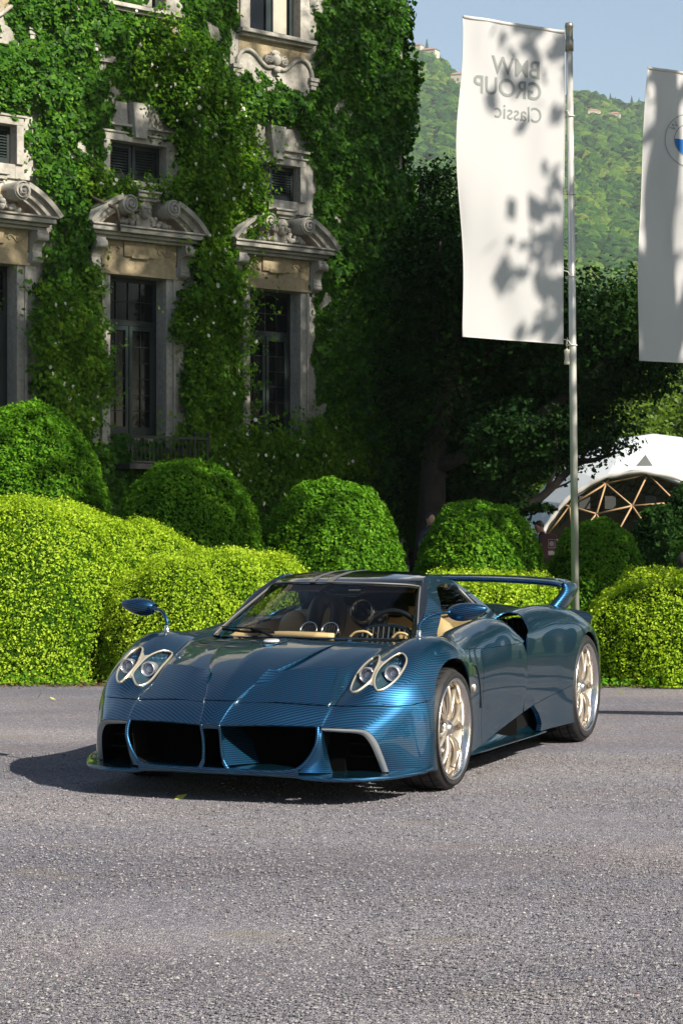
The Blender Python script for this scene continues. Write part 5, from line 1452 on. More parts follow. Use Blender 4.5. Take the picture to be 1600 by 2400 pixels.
rl = cuts(gB, lambda v: v[:, 4] - 6, lambda v: zdiag(v) - .003 - v[:, 2], lambda v: np.interp(v[:, 2], *XI) - v[:, 0], archR, lambda v: v[:, 0] + 2.6, lambda v: v[:, 2] - .16)
both('lower_quarter_panel', rl, M_paint, .03)

# wheel-arch lips, wheel wells, dark inner body
def arch_pts(cx, cz, r, a0, a1, n, yfn):
    out = []
    for k in range(n + 1):
        a = a0 + (a1 - a0) * k / n
        out.append((cx + r * math.cos(a), yfn(a), cz + r * math.sin(a)))
    return out
for s in (1, -1):
    for (cx, cz, r) in ((0, .335, .40), (-2.795, .347, .404)):
        mb = MB()
        a0, a1 = R(-28), R(208); n = 30
        out = arch_pts(cx, cz, r, a0, a1, n, lambda a: s * .93); inn = [(p[0], s * .55, p[2]) for p in out]
        v = out + inn; k = n + 1
        mb.add(v, [(i, i + 1, k + i + 1, k + i) for i in range(n)])
        mb.add([(cx, s * .55, cz)] + inn, [(0, i + 1, i + 2) for i in range(n)])
        mb.build('wheel_well', M_under, CAR)
mb = MB()
mb.box(-3.4, .62, -.55, .55, .10, .40).box(-3.3, -.45, -.86, .86, .10, .14).box(-1.45, -.42, -.90, .90, .14, .5).box(-2.36, -1.9, -.90, .90, .14, .72).box(-1.9, -.42, -.84, .84, .14, .50)
mb.box(.3, .72, -.62, .62, .11, .50).box(-1.95, -1.52, -.60, .60, .5, .78).box(.40, .62, -.86, .86, .12, .36)
mb.build('underbody', M_under, CAR)

# sills
for s in (1, -1):
    rows = [[(-.34,.945,.155),(-.34,.955,.150),(-.36,.925,.170),(-.36,.90,.18)],
            [(-.6,.965,.150),(-.6,.968,.158),(-.6,.93,.172),(-.6,.915,.195)],
            [(-.95,.968,.150),(-.95,.972,.158),(-.95,.92,.175),(-.95,.89,.25)],
            [(-1.3,.968,.148),(-1.3,.972,.157),(-1.3,.90,.172),(-1.3,.86,.30)],
            [(-1.6,.968,.146),(-1.6,.972,.156),(-1.6,.88,.168),(-1.6,.80,.30)],
            [(-1.85,.966,.146),(-1.85,.970,.156),(-1.85,.88,.165),(-1.85,.82,.30)]]
    rows = [[(p[0], p[1] * s, p[2]) for p in r] for r in rows]
    g = grid(rows, 6, 4)
    if s == -1: g = (g[0], [tuple(reversed(q)) for q in g[1]])
    panel('side_skirt', g, M_paint, CAR, .006)
    MB().add([(-1.2, s*.87, .17), (-1.84, s*.86, .165), (-1.84, s*.86, .36), (-1.6, s*.87, .35), (-1.2, s*.875, .28)], [(0, 1, 2, 3, 4)]).build('side_intake', M_matt, CAR)

# ---- greenhouse
def ycab(x, z):
    y = .69 - .72 * (z - .84) - np.maximum(0, x + .8) * .2 - np.maximum(0, -x - 1.4) * .10
    y = y + .02 * np.sin(np.clip((z - .84) / .3, 0, 1) * np.pi)
    return y
OUTP = [(-.36,.795),(-.60,.936),(-.86,1.088),(-.93,1.128),(-.99,1.146),(-1.10,1.152),(-1.25,1.142),(-1.42,1.108),(-1.6,1.035),(-1.8,.94),(-1.96,.862),(-1.6,.862),(-1.25,.868),(-.9,.842),(-.55,.808)]
HOLE = [(-.60,.806),(-.72,.884),(-.85,.975),(-.955,1.050),(-1.02,1.080),(-1.10,1.094),(-1.2,1.097),(-1.32,1.086),(-1.42,1.060),(-1.55,.985),(-1.70,.905),(-1.66,.892),(-1.4,.878),(-1.1,.857),(-.85,.835)]
gx = np.linspace(-.3, -2.05, 88); gz = np.linspace(.77, 1.18, 34)
cv = np.array([(x, ycab(x, z), z, 0, 0) for x in gx for z in gz])
cf = [(i*34+j, (i+1)*34+j, (i+1)*34+j+1, i*34+j+1) for i in range(87) for j in range(33)]
fr = cuts((cv, cf), lambda v: sdpoly(v[:, 0], v[:, 2], OUTP), lambda v: -sdpoly(v[:, 0], v[:, 2], HOLE))
both('cabin_frame', fr, M_paint, .03)
# filler between screen edge and pillar, and between roof edge and rail
for s in (1, -1):
    we = cr(np.array([(-.365,.632,.800),(-.52,.583,.898),(-.70,.525,.995),(-.868,.475,1.084),(-.93,.472,1.120)]), 6)
    pe = cr(np.array([(-.36,ycab(-.36,.795)+.001,.795),(-.50,ycab(-.5,.877)+.001,.877),(-.65,ycab(-.65,.968)+.001,.967),(-.80,ycab(-.8,1.055)+.001,1.055),(-.93,ycab(-.93,1.128)+.001,1.129)]), 6)
    V = [tuple(p * np.array([1, s, 1])) for pr in zip(we, (we + pe) / 2 + np.array([.012, .004, .004]), pe) for p in pr]
    mk('pillar_trim', V, [(3*i+j, 3*i+j+1, 3*i+j+4, 3*i+j+3) for i in range(24) for j in range(2)], M_black, CAR, True)
    xs = np.linspace(-.93, -1.62, 16)
    ra = [(x, np.interp(-x, [.93,1.05,1.25,1.5,1.66], [.472,.458,.455,.48,.55]) - .004, np.interp(-x, [.93,1.05,1.25,1.5,1.66], [1.120,1.142,1.134,1.06,.96])) for x in xs]
    rb = [(x, ycab(x, np.interp(-x, [.93,.99,1.10,1.25,1.42,1.6,1.8], [1.128,1.146,1.152,1.142,1.108,1.035,.94])) + .001, np.interp(-x, [.93,.99,1.10,1.25,1.42,1.6,1.8], [1.128,1.146,1.152,1.142,1.108,1.035,.94])) for x in xs]
    V = [(p[0], s*p[1], p[2]) for pr in zip(ra, rb) for p in pr]
    mk('roof_gutter', V, [(2*i, 2*i+1, 2*i+3, 2*i+2) for i in range(15)], M_paint, CAR, True)
sg = cuts((cv - np.array([0, .014, 0, 0, 0]), cf), lambda v: sdpoly(v[:, 0], v[:, 2], HOLE) + .012)
both('side_window', (sg[0], [tuple(reversed(q)) for q in sg[1]]), M_sideglass, 0)
# dark divider near the back of the side window
for s in (1, -1):
    MB().tube([(-1.40, s*(ycab(-1.40,1.07)-.004), 1.07), (-1.50, s*(ycab(-1.5,.97)-.004), .97), (-1.60, s*(ycab(-1.6,.895)-.004), .895)], .008, 6, flat=.4).build('window_divider', M_trim, CAR, True)

WS = [[(.05,0,.822),(.02,.2,.818),(-.11,.4,.812),(-.24,.53,.806),(-.365,.632,.800)],
      [(-.16,0,.933),(-.20,.22,.930),(-.32,.40,.922),(-.42,.50,.912),(-.52,.583,.898)],
      [(-.385,0,1.030),(-.43,.235,1.027),(-.55,.41,1.018),(-.63,.475,1.008),(-.70,.525,.995)],
      [(-.61,0,1.112),(-.655,.25,1.107),(-.77,.40,1.098),(-.82,.445,1.092),(-.868,.475,1.084)]]
gW = grid(WS, 8, 8)
inner = lambda v: np.minimum(np.minimum(v[:, 3] - .04, 2.90 - v[:, 3]), 3.78 - v[:, 4])
W_in = clip(gW, inner); W_out = clip(gW, lambda v: -inner(v))
panel('windscreen', mirror_join(W_in), M_glass, CAR, 0)
panel('windscreen_border', mirror_join((W_out[0], W_out[1])), M_black, CAR, .006)
edge = [WS[3][k] for k in range(5)]
tp = curve([(p[0]+.006, -p[1], p[2]+.004) for p in edge[::-1]] + [(p[0]+.006, p[1], p[2]+.004) for p in edge[1:]], 4)
MB().tube(tp, .005, 6).build('windscreen_trim', M_trim, CAR, True)
for s in (1, -1):
    MB().tube(curve([(p[4][0]+.006, s*(p[4][1]+.004), p[4][2]+.002) for p in WS], 5), .006, 6).build('windscreen_trim', M_trim, CAR, True)

RO = [[(-.615,0,1.116),(-.66,.25,1.111),(-.775,.40,1.102),(-.825,.445,1.097),(-.875,.478,1.090)],
      [(-.72,0,1.142),(-.75,.25,1.138),(-.83,.40,1.128),(-.88,.445,1.123),(-.93,.472,1.120)],
      [(-.95,0,1.166),(-.96,.25,1.162),(-1.0,.38,1.152),(-1.02,.43,1.145),(-1.05,.458,1.142)],
      [(-1.25,0,1.172),(-1.25,.25,1.166),(-1.25,.37,1.152),(-1.25,.42,1.142),(-1.25,.455,1.134)],
      [(-1.5,0,1.150),(-1.5,.25,1.140),(-1.5,.37,1.118),(-1.5,.44,1.085),(-1.5,.48,1.06)],
      [(-1.66,0,1.118),(-1.66,.25,1.092),(-1.66,.38,1.035),(-1.66,.48,.985),(-1.66,.55,.96)]]
gR = grid(RO, 6, 6)
panel('roof', mirror_join(gR), M_black, CAR, .02)
# two satin stripes over the roof
for y0 in (-.14, -.02):
    P = []
    gv = gR[0]
    rows = 6 * 5 + 1
    def zr(x): return np.interp(-x, [.615,.72,.95,1.25,1.5,1.66], [1.116,1.142,1.166,1.172,1.150,1.118])
    xs = np.linspace(-.60, -1.6, 26)
    v = [(x - abs(y) * .12, y, zr(x) + .0035 - (abs(y) / .25) ** 2 * .004) for x in xs for y in (y0, y0 + .04)]
    mk('roof_stripe', v, [(2*i, 2*i+1, 2*i+3, 2*i+2) for i in range(25)], M_trim, CAR, True)

# ---- grille: dark cavities behind the nose
MB().box(.62, .64, -.60, .60, .12, .52).build('radiator', M_mesh, CAR)
for s in (1, -1):
    MB().add([(.90, s*.535, .408), (.93, s*.50, .22), (.96, s*.42, .19), (.64, s*.42, .19), (.64, s*.52, .22), (.64, s*.56, .41)], [(0, 1, 4, 5), (1, 2, 3, 4)]).build('grille_side_wall', M_matt, CAR)
MB().add([(.64, -.57, .44), (.64, .57, .44), (.885, .545, .414), (.97, .3, .418), (1.04, .055, .42), (1.045, 0, .42), (1.04, -.055, .42), (.97, -.3, .418), (.885, -.545, .414)], [(0, 1, 2, 3, 4, 5, 6, 7, 8)]).build('grille_roof', M_matt, CAR)
MB().add([(.64, -.5, .16), (.64, .5, .16), (.97, .42, .17), (1.0, .2, .175), (1.01, 0, .175), (1.0, -.2, .175), (.97, -.42, .17)], [(0, 1, 2, 3, 4, 5, 6)]).build('grille_floor', M_matt, CAR)
for k in range(5):
    z = .235 + k * .04
    MB().box(.66, .675, -.50, .50, z, z + .004).build('grille_bar', M_mesh, CAR)
# frame line round the lower grille
fp = [(.905, .543, .412), (.922, .548, .36), (.932, .540, .31), (.945, .505, .245), (.962, .455, .197), (.978, .38, .181), (.995, .25, .178), (1.008, .1, .180), (1.012, 0, .180)]
full = [(x, y, z) for x, y, z in fp] + [(x, -y, z) for x, y, z in fp[-2::-1]]
MB().tube(curve(full, 6), .0105, 8).build('grille_frame', M_paint, CAR, True)
# lower lip blade
g = grid([[(1.02, y, .180 + 0), (1.018, y, .166), (.95, y, .150), (.7, y, .135)] if False else
          [(np.interp(abs(y), [0,.1,.25,.38,.44], [1.015,1.012,.998,.982,.967])+.002, y, np.interp(abs(y), [0,.1,.25,.38,.44], [.176,.176,.174,.177,.19])),
           (np.interp(abs(y), [0,.1,.25,.38,.44], [1.012,1.009,.995,.979,.962]), y, .160),
           (.93, y, .142), (.7, y, .132)] for y in np.linspace(-.46, .46, 15)], 3, 3)
panel('lower_lip', g, M_paint, CAR, .004)
# top face of lower lip, seen inside the grille
g = grid([[(np.interp(abs(y), [0,.1,.25,.38,.44], [1.012,1.009,.995,.979,.962]), y, .181), (.93, y, .192), (.80, y, .195), (.66, y, .19)] for y in np.linspace(-.44, .44, 13)], 3, 3)
panel('grille_ledge', g, M_paint, CAR, 0)
# centre posts, joined at the top under the nose
for s in (1, -1):
    mb = MB()
    mb.tube(curve([(1.052, s*.050, .418), (1.040, s*.052, .38), (1.028, s*.050, .33), (1.020, s*.052, .27), (1.010, s*.060, .22), (1.006, s*.078, .186)], 5),
            [.010]*5+[.0085]*5+[.008]*5+[.009]*5+[.013]*5+[.020], 10, up=(1, 0, 0), flat=.9)
    mb.build('grille_post', M_paint, CAR, True)
    # fin running back from the post
    mk('grille_fin', [(1.02, s*.052, .33), (1.004, s*.066, .20), (.80, s*.17, .20), (.80, s*.12, .33), (.85, s*.075, .40), (1.04, s*.05, .40)], [(0, 1, 2, 3, 4, 5)], M_paint, CAR)
g = grid([[(1.060, y, .424), (1.056, y, .412), (1.046, y, .395 - .010 * (1 - (y / .055) ** 2) * 0 ), (1.030, y, .383 + .012 * (1 - (y / .055) ** 2))] for y in np.linspace(-.055, .055, 7)], 3, 4)
panel('nose_tip', g, M_paint, CAR, .01)

# ---- corner inlets
INO = [(.898,.560,.402),(.872,.640,.401),(.822,.735,.394),(.788,.780,.380),(.762,.812,.335),(.728,.833,.26),(.682,.850,.168)]
INI = [(.885,.572,.387),(.862,.640,.383),(.821,.712,.376),(.791,.750,.362),(.768,.780,.318),(.734,.800,.247),(.690,.816,.165)]
for s in (1, -1):
    a = [(x, y*s, z) for x, y, z in INO]; b = [(x, y*s, z) for x, y, z in INI]; c = [(x-.05, y*s - s*.01, z) for x, y, z in INI]
    g = grid([a, [((p[0]+q[0])/2+.004, (p[1]+q[1])/2, (p[2]+q[2])/2) for p, q in zip(a, b)], b], 3, 4)
    if s == 1: g = (g[0], [tuple(reversed(q)) for q in g[1]])
    panel('running_light_bar', g, M_lightbar, CAR, .006)
    g = grid([b, c, [(x-.2, y*s*1 - s*.02, z) for x, y, z in INI]], 3, 4)
    panel('inlet_duct', g, M_matt, CAR, 0)
    MB().add([(.58, s*.55, .13), (.58, s*.84, .13), (.58, s*.84, .42), (.58, s*.55, .42)], [(0, 1, 2, 3)]).build('inlet_mesh', M_mesh, CAR)
    for zz in (.235, .30):
        MB().box(.60, .66, min(s*.57, s*.84), max(s*.57, s*.84), zz, zz + .006).build('inlet_vane', M_mesh, CAR)
    # wedge between grille and inlet
    w = [[(.897,.553,.404),(.885,.562,.398)],[(.915,.556,.36),(.87,.566,.34)],[(.930,.545,.30),(.845,.574,.27)],[(.948,.510,.235),(.822,.582,.20)],[(.965,.458,.178),(.81,.588,.165)]]
    w = [[r[0], tuple((np.array(r[0]) + np.array(r[1])) / 2 + np.array([.01, .004, 0])), r[1]] for r in w]
    w = [[(p[0], p[1]*s, p[2]) for p in r] for r in w]
    g = grid(w, 5, 4)
    if s == 1: g = (g[0], [tuple(reversed(q)) for q in g[1]])
    panel('inlet_cheek', g, M_paint, CAR, .004)
    # splitter blade
    ed = [(.952,.440,.158),(.960,.480,.150),(.955,.56,.146),(.930,.67,.144),(.865,.79,.144),(.765,.875,.146),(.63,.945,.150),(.50,1.000,.160),(.425,1.008,.172)]
    rows = []
    for i, (x, y, z) in enumerate(ed):
        cx, cy = .62, .50
        dx, dy = x - cx, y - cy; L = math.hypot(dx, dy); ux, uy = dx / L, dy / L
        if i >= 6: ux, uy = .12, .99
        w = [.05, .08, .14, .2, .24, .2, .12, .075, .05][i]
        up = .006
        rows.append([(x - ux*w, s*(y - uy*w), z + .022), (x - ux*w*.4, s*(y - uy*w*.4), z + .014), (x - ux*.01, s*(y - uy*.01), z + .010), (x, s*y, z + .003), (x - ux*.004, s*(y - uy*.004), z - .010), (x - ux*.05, s*(y - uy*.05), z - .018)])
    g = grid(rows, 5, 3)
    if s == -1: g = (g[0], [tuple(reversed(q)) for q in g[1]])
    panel('splitter', g, M_paint, CAR, .004)

# ---- surface lookup for things set into the fenders / hood
from mathutils.bvhtree import BVHTree
bv = BVHTree.FromPolygons([tuple(p[:3]) for p in gA[0]], [tuple(q) for q in gA[1]])
def onbody(y, z, off=0.0):
    h = bv.ray_cast(Vector((2.0, abs(y), z)), Vector((-1, 0, 0)))
    if h[0] is None: return Vector((.4, abs(y), z))
    return h[0] + Vector((1, 0, 0)) * off
def ontop(x, y, off=0.0):
    h = bv.ray_cast(Vector((x, abs(y), 2.0)), Vector((0, 0, -1)))
    if h[0] is None: return Vector((x, abs(y), .8))
    return h[0] + Vector((0, 0, off))
# ---- headlights: bowl, bezel, two projector lamps, lens
for s in (1, -1):
    hl = empty('headlight'); hl.parent = CAR
    for li, (lobe, (ly, lz)) in enumerate(zip(LOBES, ((.650, .652), (.787, .664)))):
        P = [onbody(y, z, .002) for (y, z) in lobe]; n = len(P)
        Pm = [(p.x, p.y * s, p.z) for p in P]
        cyy = sum(p[1] for p in Pm) / n; czz = sum(p[2] for p in Pm) / n; cxx = sum(p[0] for p in Pm) / n
        v = Pm + [(p[0] - .045, p[1] + (cyy - p[1]) * .10, p[2] + (czz - p[2]) * .10) for p in Pm] + [(p[0] + (cxx - .085 - p[0]) * .6 - .03, p[1] + (cyy - p[1]) * .45, p[2] + (czz - p[2]) * .45) for p in Pm] + [(cxx - .10, cyy, czz)]
        fc = [(k*n + i, k*n + (i + 1) % n, (k+1)*n + (i + 1) % n, (k+1)*n + i) for k in (0, 1) for i in range(n)] + [(2*n + i, 2*n + (i + 1) % n, 3 * n) for i in range(n)]
        mk('bowl', v, fc, M_bowl, hl)
        mb = MB(); q = [Vector(p) + Vector((.004, 0, 0)) for p in Pm]; mb.tube(q + [q[0], q[1]], .0068, 8, flat=.8); mb.build('bezel', M_bezel, hl, True)
        p = onbody(ly, lz, 0)
        M = Matrix.Translation((p.x - .062, p.y * s, p.z)) @ Matrix.Rotation(R(90), 4, 'Y')
        lamp = MB().lathe([(.038, -.02), (.043, .040), (.041, .047), (.036, .044), (.034, .02), (.024, .008), (.020, -.01)], 28, M).build('projector_lamp', M_lampring, hl, True)
        MB().lathe([(.034, .018), (.029, .020), (.024, .010), (.014, .004), (.001, .002)], 24, M).build('lamp_reflector', M_lampref, lamp, True)
        MB().lathe([(.020, .006), (.019, .018), (.014, .027), (.007, .031), (.001, .032)], 20, M).build('lamp_lens', M_lampglass, lamp, True)
        MB().tube([M @ Vector((-.030, -.008, .026)), M @ Vector((.030, -.008, .026))], .0025, 6).build('lamp_bar', M_chrome, lamp, True)
        for k in range(5):
            y = (.752 if li else .612) + k * .014
            a = onbody(y, .742 if li else .728, -.022); b_ = onbody(y + .004, .700, -.035)
            MB().tube([(a.x, a.y*s, a.z), (b_.x, b_.y*s, b_.z)], .0030, 5).build('lamp_fin', M_paint, hl, True)
        HH = cuts(gA, lambda v: v[:, 0] - .1, lambda v: sdpoly(v[:, 1], v[:, 2], lobe))
        if s == -1: HH = flip(HH)
        panel('lens', (HH[0] + np.array([.0005, 0, 0, 0, 0]), HH[1]), M_lens, hl, 0)
    # bridge between the lobes
    gr = [[(.676,.742),(.690,.726),(.712,.722),(.735,.738)], [(.694,.718),(.700,.712),(.712,.706),(.724,.712)], [(.697,.690),(.702,.688),(.708,.686),(.713,.686)], [(.702,.662),(.706,.660),(.710,.660),(.714,.662)],
          [(.704,.635),(.708,.633),(.716,.632),(.722,.634)], [(.694,.618),(.704,.618),(.718,.617),(.730,.615)], [(.676,.600),(.700,.610),(.722,.608),(.742,.596)]]
    V = [onbody(y, z, .004) for r in gr for (y, z) in r]
    mk('bezel_bridge', [(p.x, p.y*s, p.z) for p in V], [(i*4+j, i*4+j+1, (i+1)*4+j+1, (i+1)*4+j) for i in range(6) for j in range(3)], M_bezel, hl, True)

# ---- hood creases, louvre step, latches, badge
for s in (1, -1):
    # proud louvre panel: from the shut line up to the step
    def hp(t, w):   # t 0 shut line..1 step, w 0 inner..1 outer
        y0 = np.interp(t, [0, 1], [.095, .175]); y1 = np.interp(t, [0, 1], [.535, .505])
        y = y0 + (y1 - y0) * w
        xa = np.interp(w, [0, .5, 1], [.925, .860, .785]); xb = np.interp(w, [0, .5, 1], [.690, .605, .520])
        x = xa + (xb - xa) * t
        q = ontop(x, y)
        return (q.x, s * y, q.z + .002 + .028 * t ** 1.3)
    rows = [[hp(t, w) for w in np.linspace(0, 1, 8)] for t in np.linspace(0.02, 1, 7)]
    v = np.array(rows).reshape(-1, 3); f = [(i*8+j, i*8+j+1, (i+1)*8+j+1, (i+1)*8+j) for i in range(6) for j in range(7)]
    g = (np.concatenate([v, np.zeros((len(v), 2))], 1), f if s == 1 else [tuple(reversed(q)) for q in f])
    panel('hood_louvre', g, M_paint, CAR, .014)
    # latches at the hood corners
    for (lx, ly, dx, dy) in ((.93, .088, -.035, .016), (.776, .552, -.035, .008)):
        a = ontop(lx + .012, ly, .006); b = ontop(lx + dx, ly + dy, .006)
        MB().tube([(a.x, s*a.y, a.z), (b.x, s*b.y, b.z)], .0065, 6, flat=.6).build('hood_latch', M_chrome, CAR, True)
q = ontop(.26, 0, .004)
MB().lathe([(.0, .004), (.036, .006), (.040, .0)], 24, Matrix.Translation((.25, 0, q.z + .006)) @ Matrix.Rotation(R(12), 4, 'Y') @ Matrix.Diagonal((.7, 1.2, 1, 1))).build('hood_badge', M_badge, CAR, True)
# fairing round badge
MB().tube(curve([(.36, 0, ontop(.36, 0, .003).z), (.30, .045, ontop(.30, .045, .003).z), (.18, .062, ontop(.18, .062, .003).z), (.08, .05, ontop(.08, .05, .003).z)], 5), .003, 5).build('badge_surround', M_paint, CAR, True)
MB().tube(curve([(.36, 0, ontop(.36, 0, .003).z), (.30, -.045, ontop(.30, .045, .003).z), (.18, -.062, ontop(.18, .062, .003).z), (.08, -.05, ontop(.08, .05, .003).z)], 5), .003, 5).build('badge_surround', M_paint, CAR, True)

# fender vent badge + edge behind front wheel
for s in (1, -1):
    mb = MB(); mb.lathe([(.001, .012), (.018, .009), (.024, .0)], 16, Matrix.Translation((-.42, s*.958, .53)) @ Matrix.Rotation(R(-90*s), 4, 'X') @ Matrix.Diagonal((.6, 1, 1, 1))); mb.build('side_badge', M_bezel, CAR, True)
    MB().tube(curve([(-.40, s*.962, .66), (-.46, s*.958, .655), (-.52, s*.953, .60), (-.57, s*.949, .50), (-.60, s*.944, .40)], 5), .004, 6).build('fender_vent_edge', M_black, CAR, True)

# ---- mirrors
for s in (1, -1):
    mi = empty('wing_mirror'); mi.parent = CAR
    MB().lathe([(.021, 0), (.019, .010), (.014, .014), (.014, .04)], 18, Matrix.Translation((-.01, s*.772, .832))).build('mirror_foot', M_chrome, mi, True)
    MB().tube(curve([(-.01, s*.772, .865), (-.012, s*.774, .90), (-.03, s*.80, .935), (-.06, s*.85, .960), (-.09, s*.93, .972)], 6), [.011]*12+[.009]*13, 10).build('mirror_stalk', M_paint, mi, True)
    V = []; n = 20; m = 22
    for i in range(m + 1):
        t = i / m; y = .905 + .225 * t
        rz = .052 * math.sin(math.pi * min(1, (t * .93 + .04)) ** .75) ** .62 if t < 1 else .002
        rz = max(rz, .003)
        for k in range(n):
            a = 2 * math.pi * k / n
            zz = math.sin(a); xx = math.cos(a)
            z = .972 + (.042 if zz > 0 else .060) * (rz / .052) * zz + .02 * t
            x = -.13 + .055 * (rz / .052) * xx
            V.append((x, s * y, z))
    F = [(i*n+k, i*n+(k+1) % n, (i+1)*n+(k+1) % n, (i+1)*n+k) for i in range(m) for k in range(n)]
    F += [tuple(range(n)), tuple(m*n + k for k in range(n))]
    mk('mirror_housing', V, F if s == -1 else [tuple(reversed(q)) for q in F], M_paint, mi, True)
    V = [(-.18, s*(.95 + .12 * (1 + math.cos(a)) / 2 * 1.0), .975 + .035 * math.sin(a)) for a in np.linspace(0, 2*math.pi, 20, endpoint=False)]
    mk('mirror_glass', V, [tuple(range(20))], M_chrome, mi)

# ---- wipers
MB().tube([(-.02, -.10, .842), (.0, -.28, .845), (-.06, -.44, .855)], .007, 6).tube([(-.03, -.13, .86), (-.05, -.44, .868)], .004, 5).build('wiper', M_matt, CAR, True)
MB().tube([(.06, -.08, .825), (.03, -.16, .85), (-.01, -.24, .862)], .009, 6).build('wiper_arm', M_matt, CAR, True)

# ---- rear wing
prof = [(-2.86, .0), (-2.88, .016), (-2.94, .022), (-3.05, .018), (-3.15, .028), (-3.155, .022), (-3.05, -.004), (-2.95, -.022), (-2.88, -.020)]
ys = [-.81, -.76, -.67, -.4, 0, .4, .67, .76, .81]
zs = [1.030, 1.050, 1.062, 1.078, 1.083, 1.078, 1.062, 1.050, 1.030]
V = []; k = len(prof)
for y, z in zip(ys, zs): V += [(p[0], y, z + p[1] * (1.0 if abs(y) < .78 else .7)) for p in prof]
F = [(i*k+j, i*k+(j+1) % k, (i+1)*k+(j+1) % k, (i+1)*k+j) for i in range(len(ys)-1) for j in range(k)] + [tuple(range(k)), tuple((len(ys)-1)*k + j for j in range(k))]
o = mk('rear_wing', V, F, M_paint, CAR, True)
sb = o.modifiers.new('s', 'SUBSURF'); sb.levels = sb.render_levels = 2
for s in (1, -1):
    secs = [(.800, 1.062, -2.86, -3.16, .022), (.818, 1.02, -2.84, -3.18, .038), (.796, .97, -2.78, -3.16, .046), (.765, .92, -2.72, -3.14, .052), (.745, .87, -2.68, -3.12, .060)]
    V = []
    for y, z, xa, xb, t in secs:
        for (u, w) in ((0, 0), (.15, 1), (.5, 1.1), (.85, .7), (1, 0), (.85, -.7), (.5, -1.1), (.15, -1)):
            V.append((xa + (xb - xa) * u, s * (y + w * t), z))
    F = [(i*8+j, i*8+(j+1) % 8, (i+1)*8+(j+1) % 8, (i+1)*8+j) for i in range(4) for j in range(8)] + [tuple(range(8)), tuple(32 + j for j in range(8))]
    o = mk('wing_pylon', V, F, M_paint, CAR, True); sb = o.modifiers.new('s', 'SUBSURF'); sb.levels = sb.render_levels = 2
    # winglet on the rear corner
    V = [(-3.0,.76,.880),(-3.12,.80,.876),(-3.25,.86,.850),(-3.32,.885,.825),(-3.30,.865,.795),(-3.2,.82,.80),(-3.02,.76,.85)]
    V = [(x, s*y, z) for x, y, z in V]; V2 = [(x-.02, y, z-.02) for x, y, z in V]
    MB().add(V + V2, [tuple(range(7)), tuple(range(13, 6, -1))] + [(i, (i+1) % 7, 7+(i+1) % 7, 7+i) for i in range(7)]).build('winglet', M_paint, CAR, bevel=.006)
# scoop interior
for s in (1, -1):
    MB().add([(-2.05, s*.64, .62), (-2.05, s*.90, .62), (-2.05, s*.86, .86), (-2.05, s*.68, .86)], [(0, 1, 2, 3)]).build('scoop_mesh', M_matt, CAR)
    for k in range(6):
        y = .70 + k * .035
        MB().tube([(-1.80, s*y, .80), (-1.76, s*(y+.004), .865 - k*.008)], .0025, 4).build('scoop_vane', M_mesh, CAR)

# ---- interior
MB().box(-.95, -.20, -.58, .58, .45, .70).build('cabin_floor', M_matt, CAR)
o = mk('dashboard', *[[(-.14,-.30,.800),(-.14,.30,.800),(-.30,.52,.79),(-.62,.56,.78),(-.62,-.56,.78),(-.30,-.52,.79),(-.62,.56,.6),(-.62,-.56,.6)],[(0,1,2,3,4,5),(3,6,7,4)]], M_matt, CAR)
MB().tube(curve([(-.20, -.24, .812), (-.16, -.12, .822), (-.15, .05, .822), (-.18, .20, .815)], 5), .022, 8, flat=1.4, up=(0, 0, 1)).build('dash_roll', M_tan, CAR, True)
for y in (-.075, .06):
    M = Matrix.Translation((-.47, y, .835)) @ Matrix.Rotation(R(60), 4, 'Y')
    MB().lathe([(.050, -.03), (.052, .0), (.056, .006), (.052, .010), (.047, .004), (.045, -.02)], 24, M).build('gauge_ring', M_chrome, CAR, True)
    g_ = MB()
    for k in range(6):
        g_.tube([M @ Vector((-.04, -.04 + .016*k, .004)), M @ Vector((.04, -.04 + .016*k, .004))], .003, 4)
    g_.build('gauge_grille', M_mesh, CAR)
# steering wheel, binnacle
pts = [(-.66 + .05*math.sin(a), .40 + .165*math.cos(a), .80 + .15*math.sin(a)) for a in np.linspace(0, 2*math.pi, 25)]
MB().tube(pts, .017, 8).build('steering_wheel', M_black, CAR, True)
mb = MB(); mb.tube(curve([(-.50, .24, .79), (-.50, .28, .845), (-.50, .40, .865), (-.50, .52, .845), (-.50, .56, .79)], 4), .02, 8)
mb.box(-.56, -.46, .29, .36, .78, .85).box(-.56, -.46, .38, .46, .78, .857).build('instrument_binnacle', M_black, CAR)
for k in range(9):
    y = .27 + k * .032
    MB().tube([(-.44, y, .79), (-.46, y, .845 + .02 * math.sin(math.pi * k / 8))], .005, 5).build('binnacle_rib', M_rib, CAR)
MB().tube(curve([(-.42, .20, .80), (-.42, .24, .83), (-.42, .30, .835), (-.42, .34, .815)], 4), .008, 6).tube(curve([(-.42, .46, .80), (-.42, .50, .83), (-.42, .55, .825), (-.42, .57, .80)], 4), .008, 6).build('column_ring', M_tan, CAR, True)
mk('paper_card', [(-.52, .555, .855), (-.52, .60, .85), (-.53, .615, .80), (-.53, .57, .808)], [(0, 1, 2, 3)], M_white, CAR)
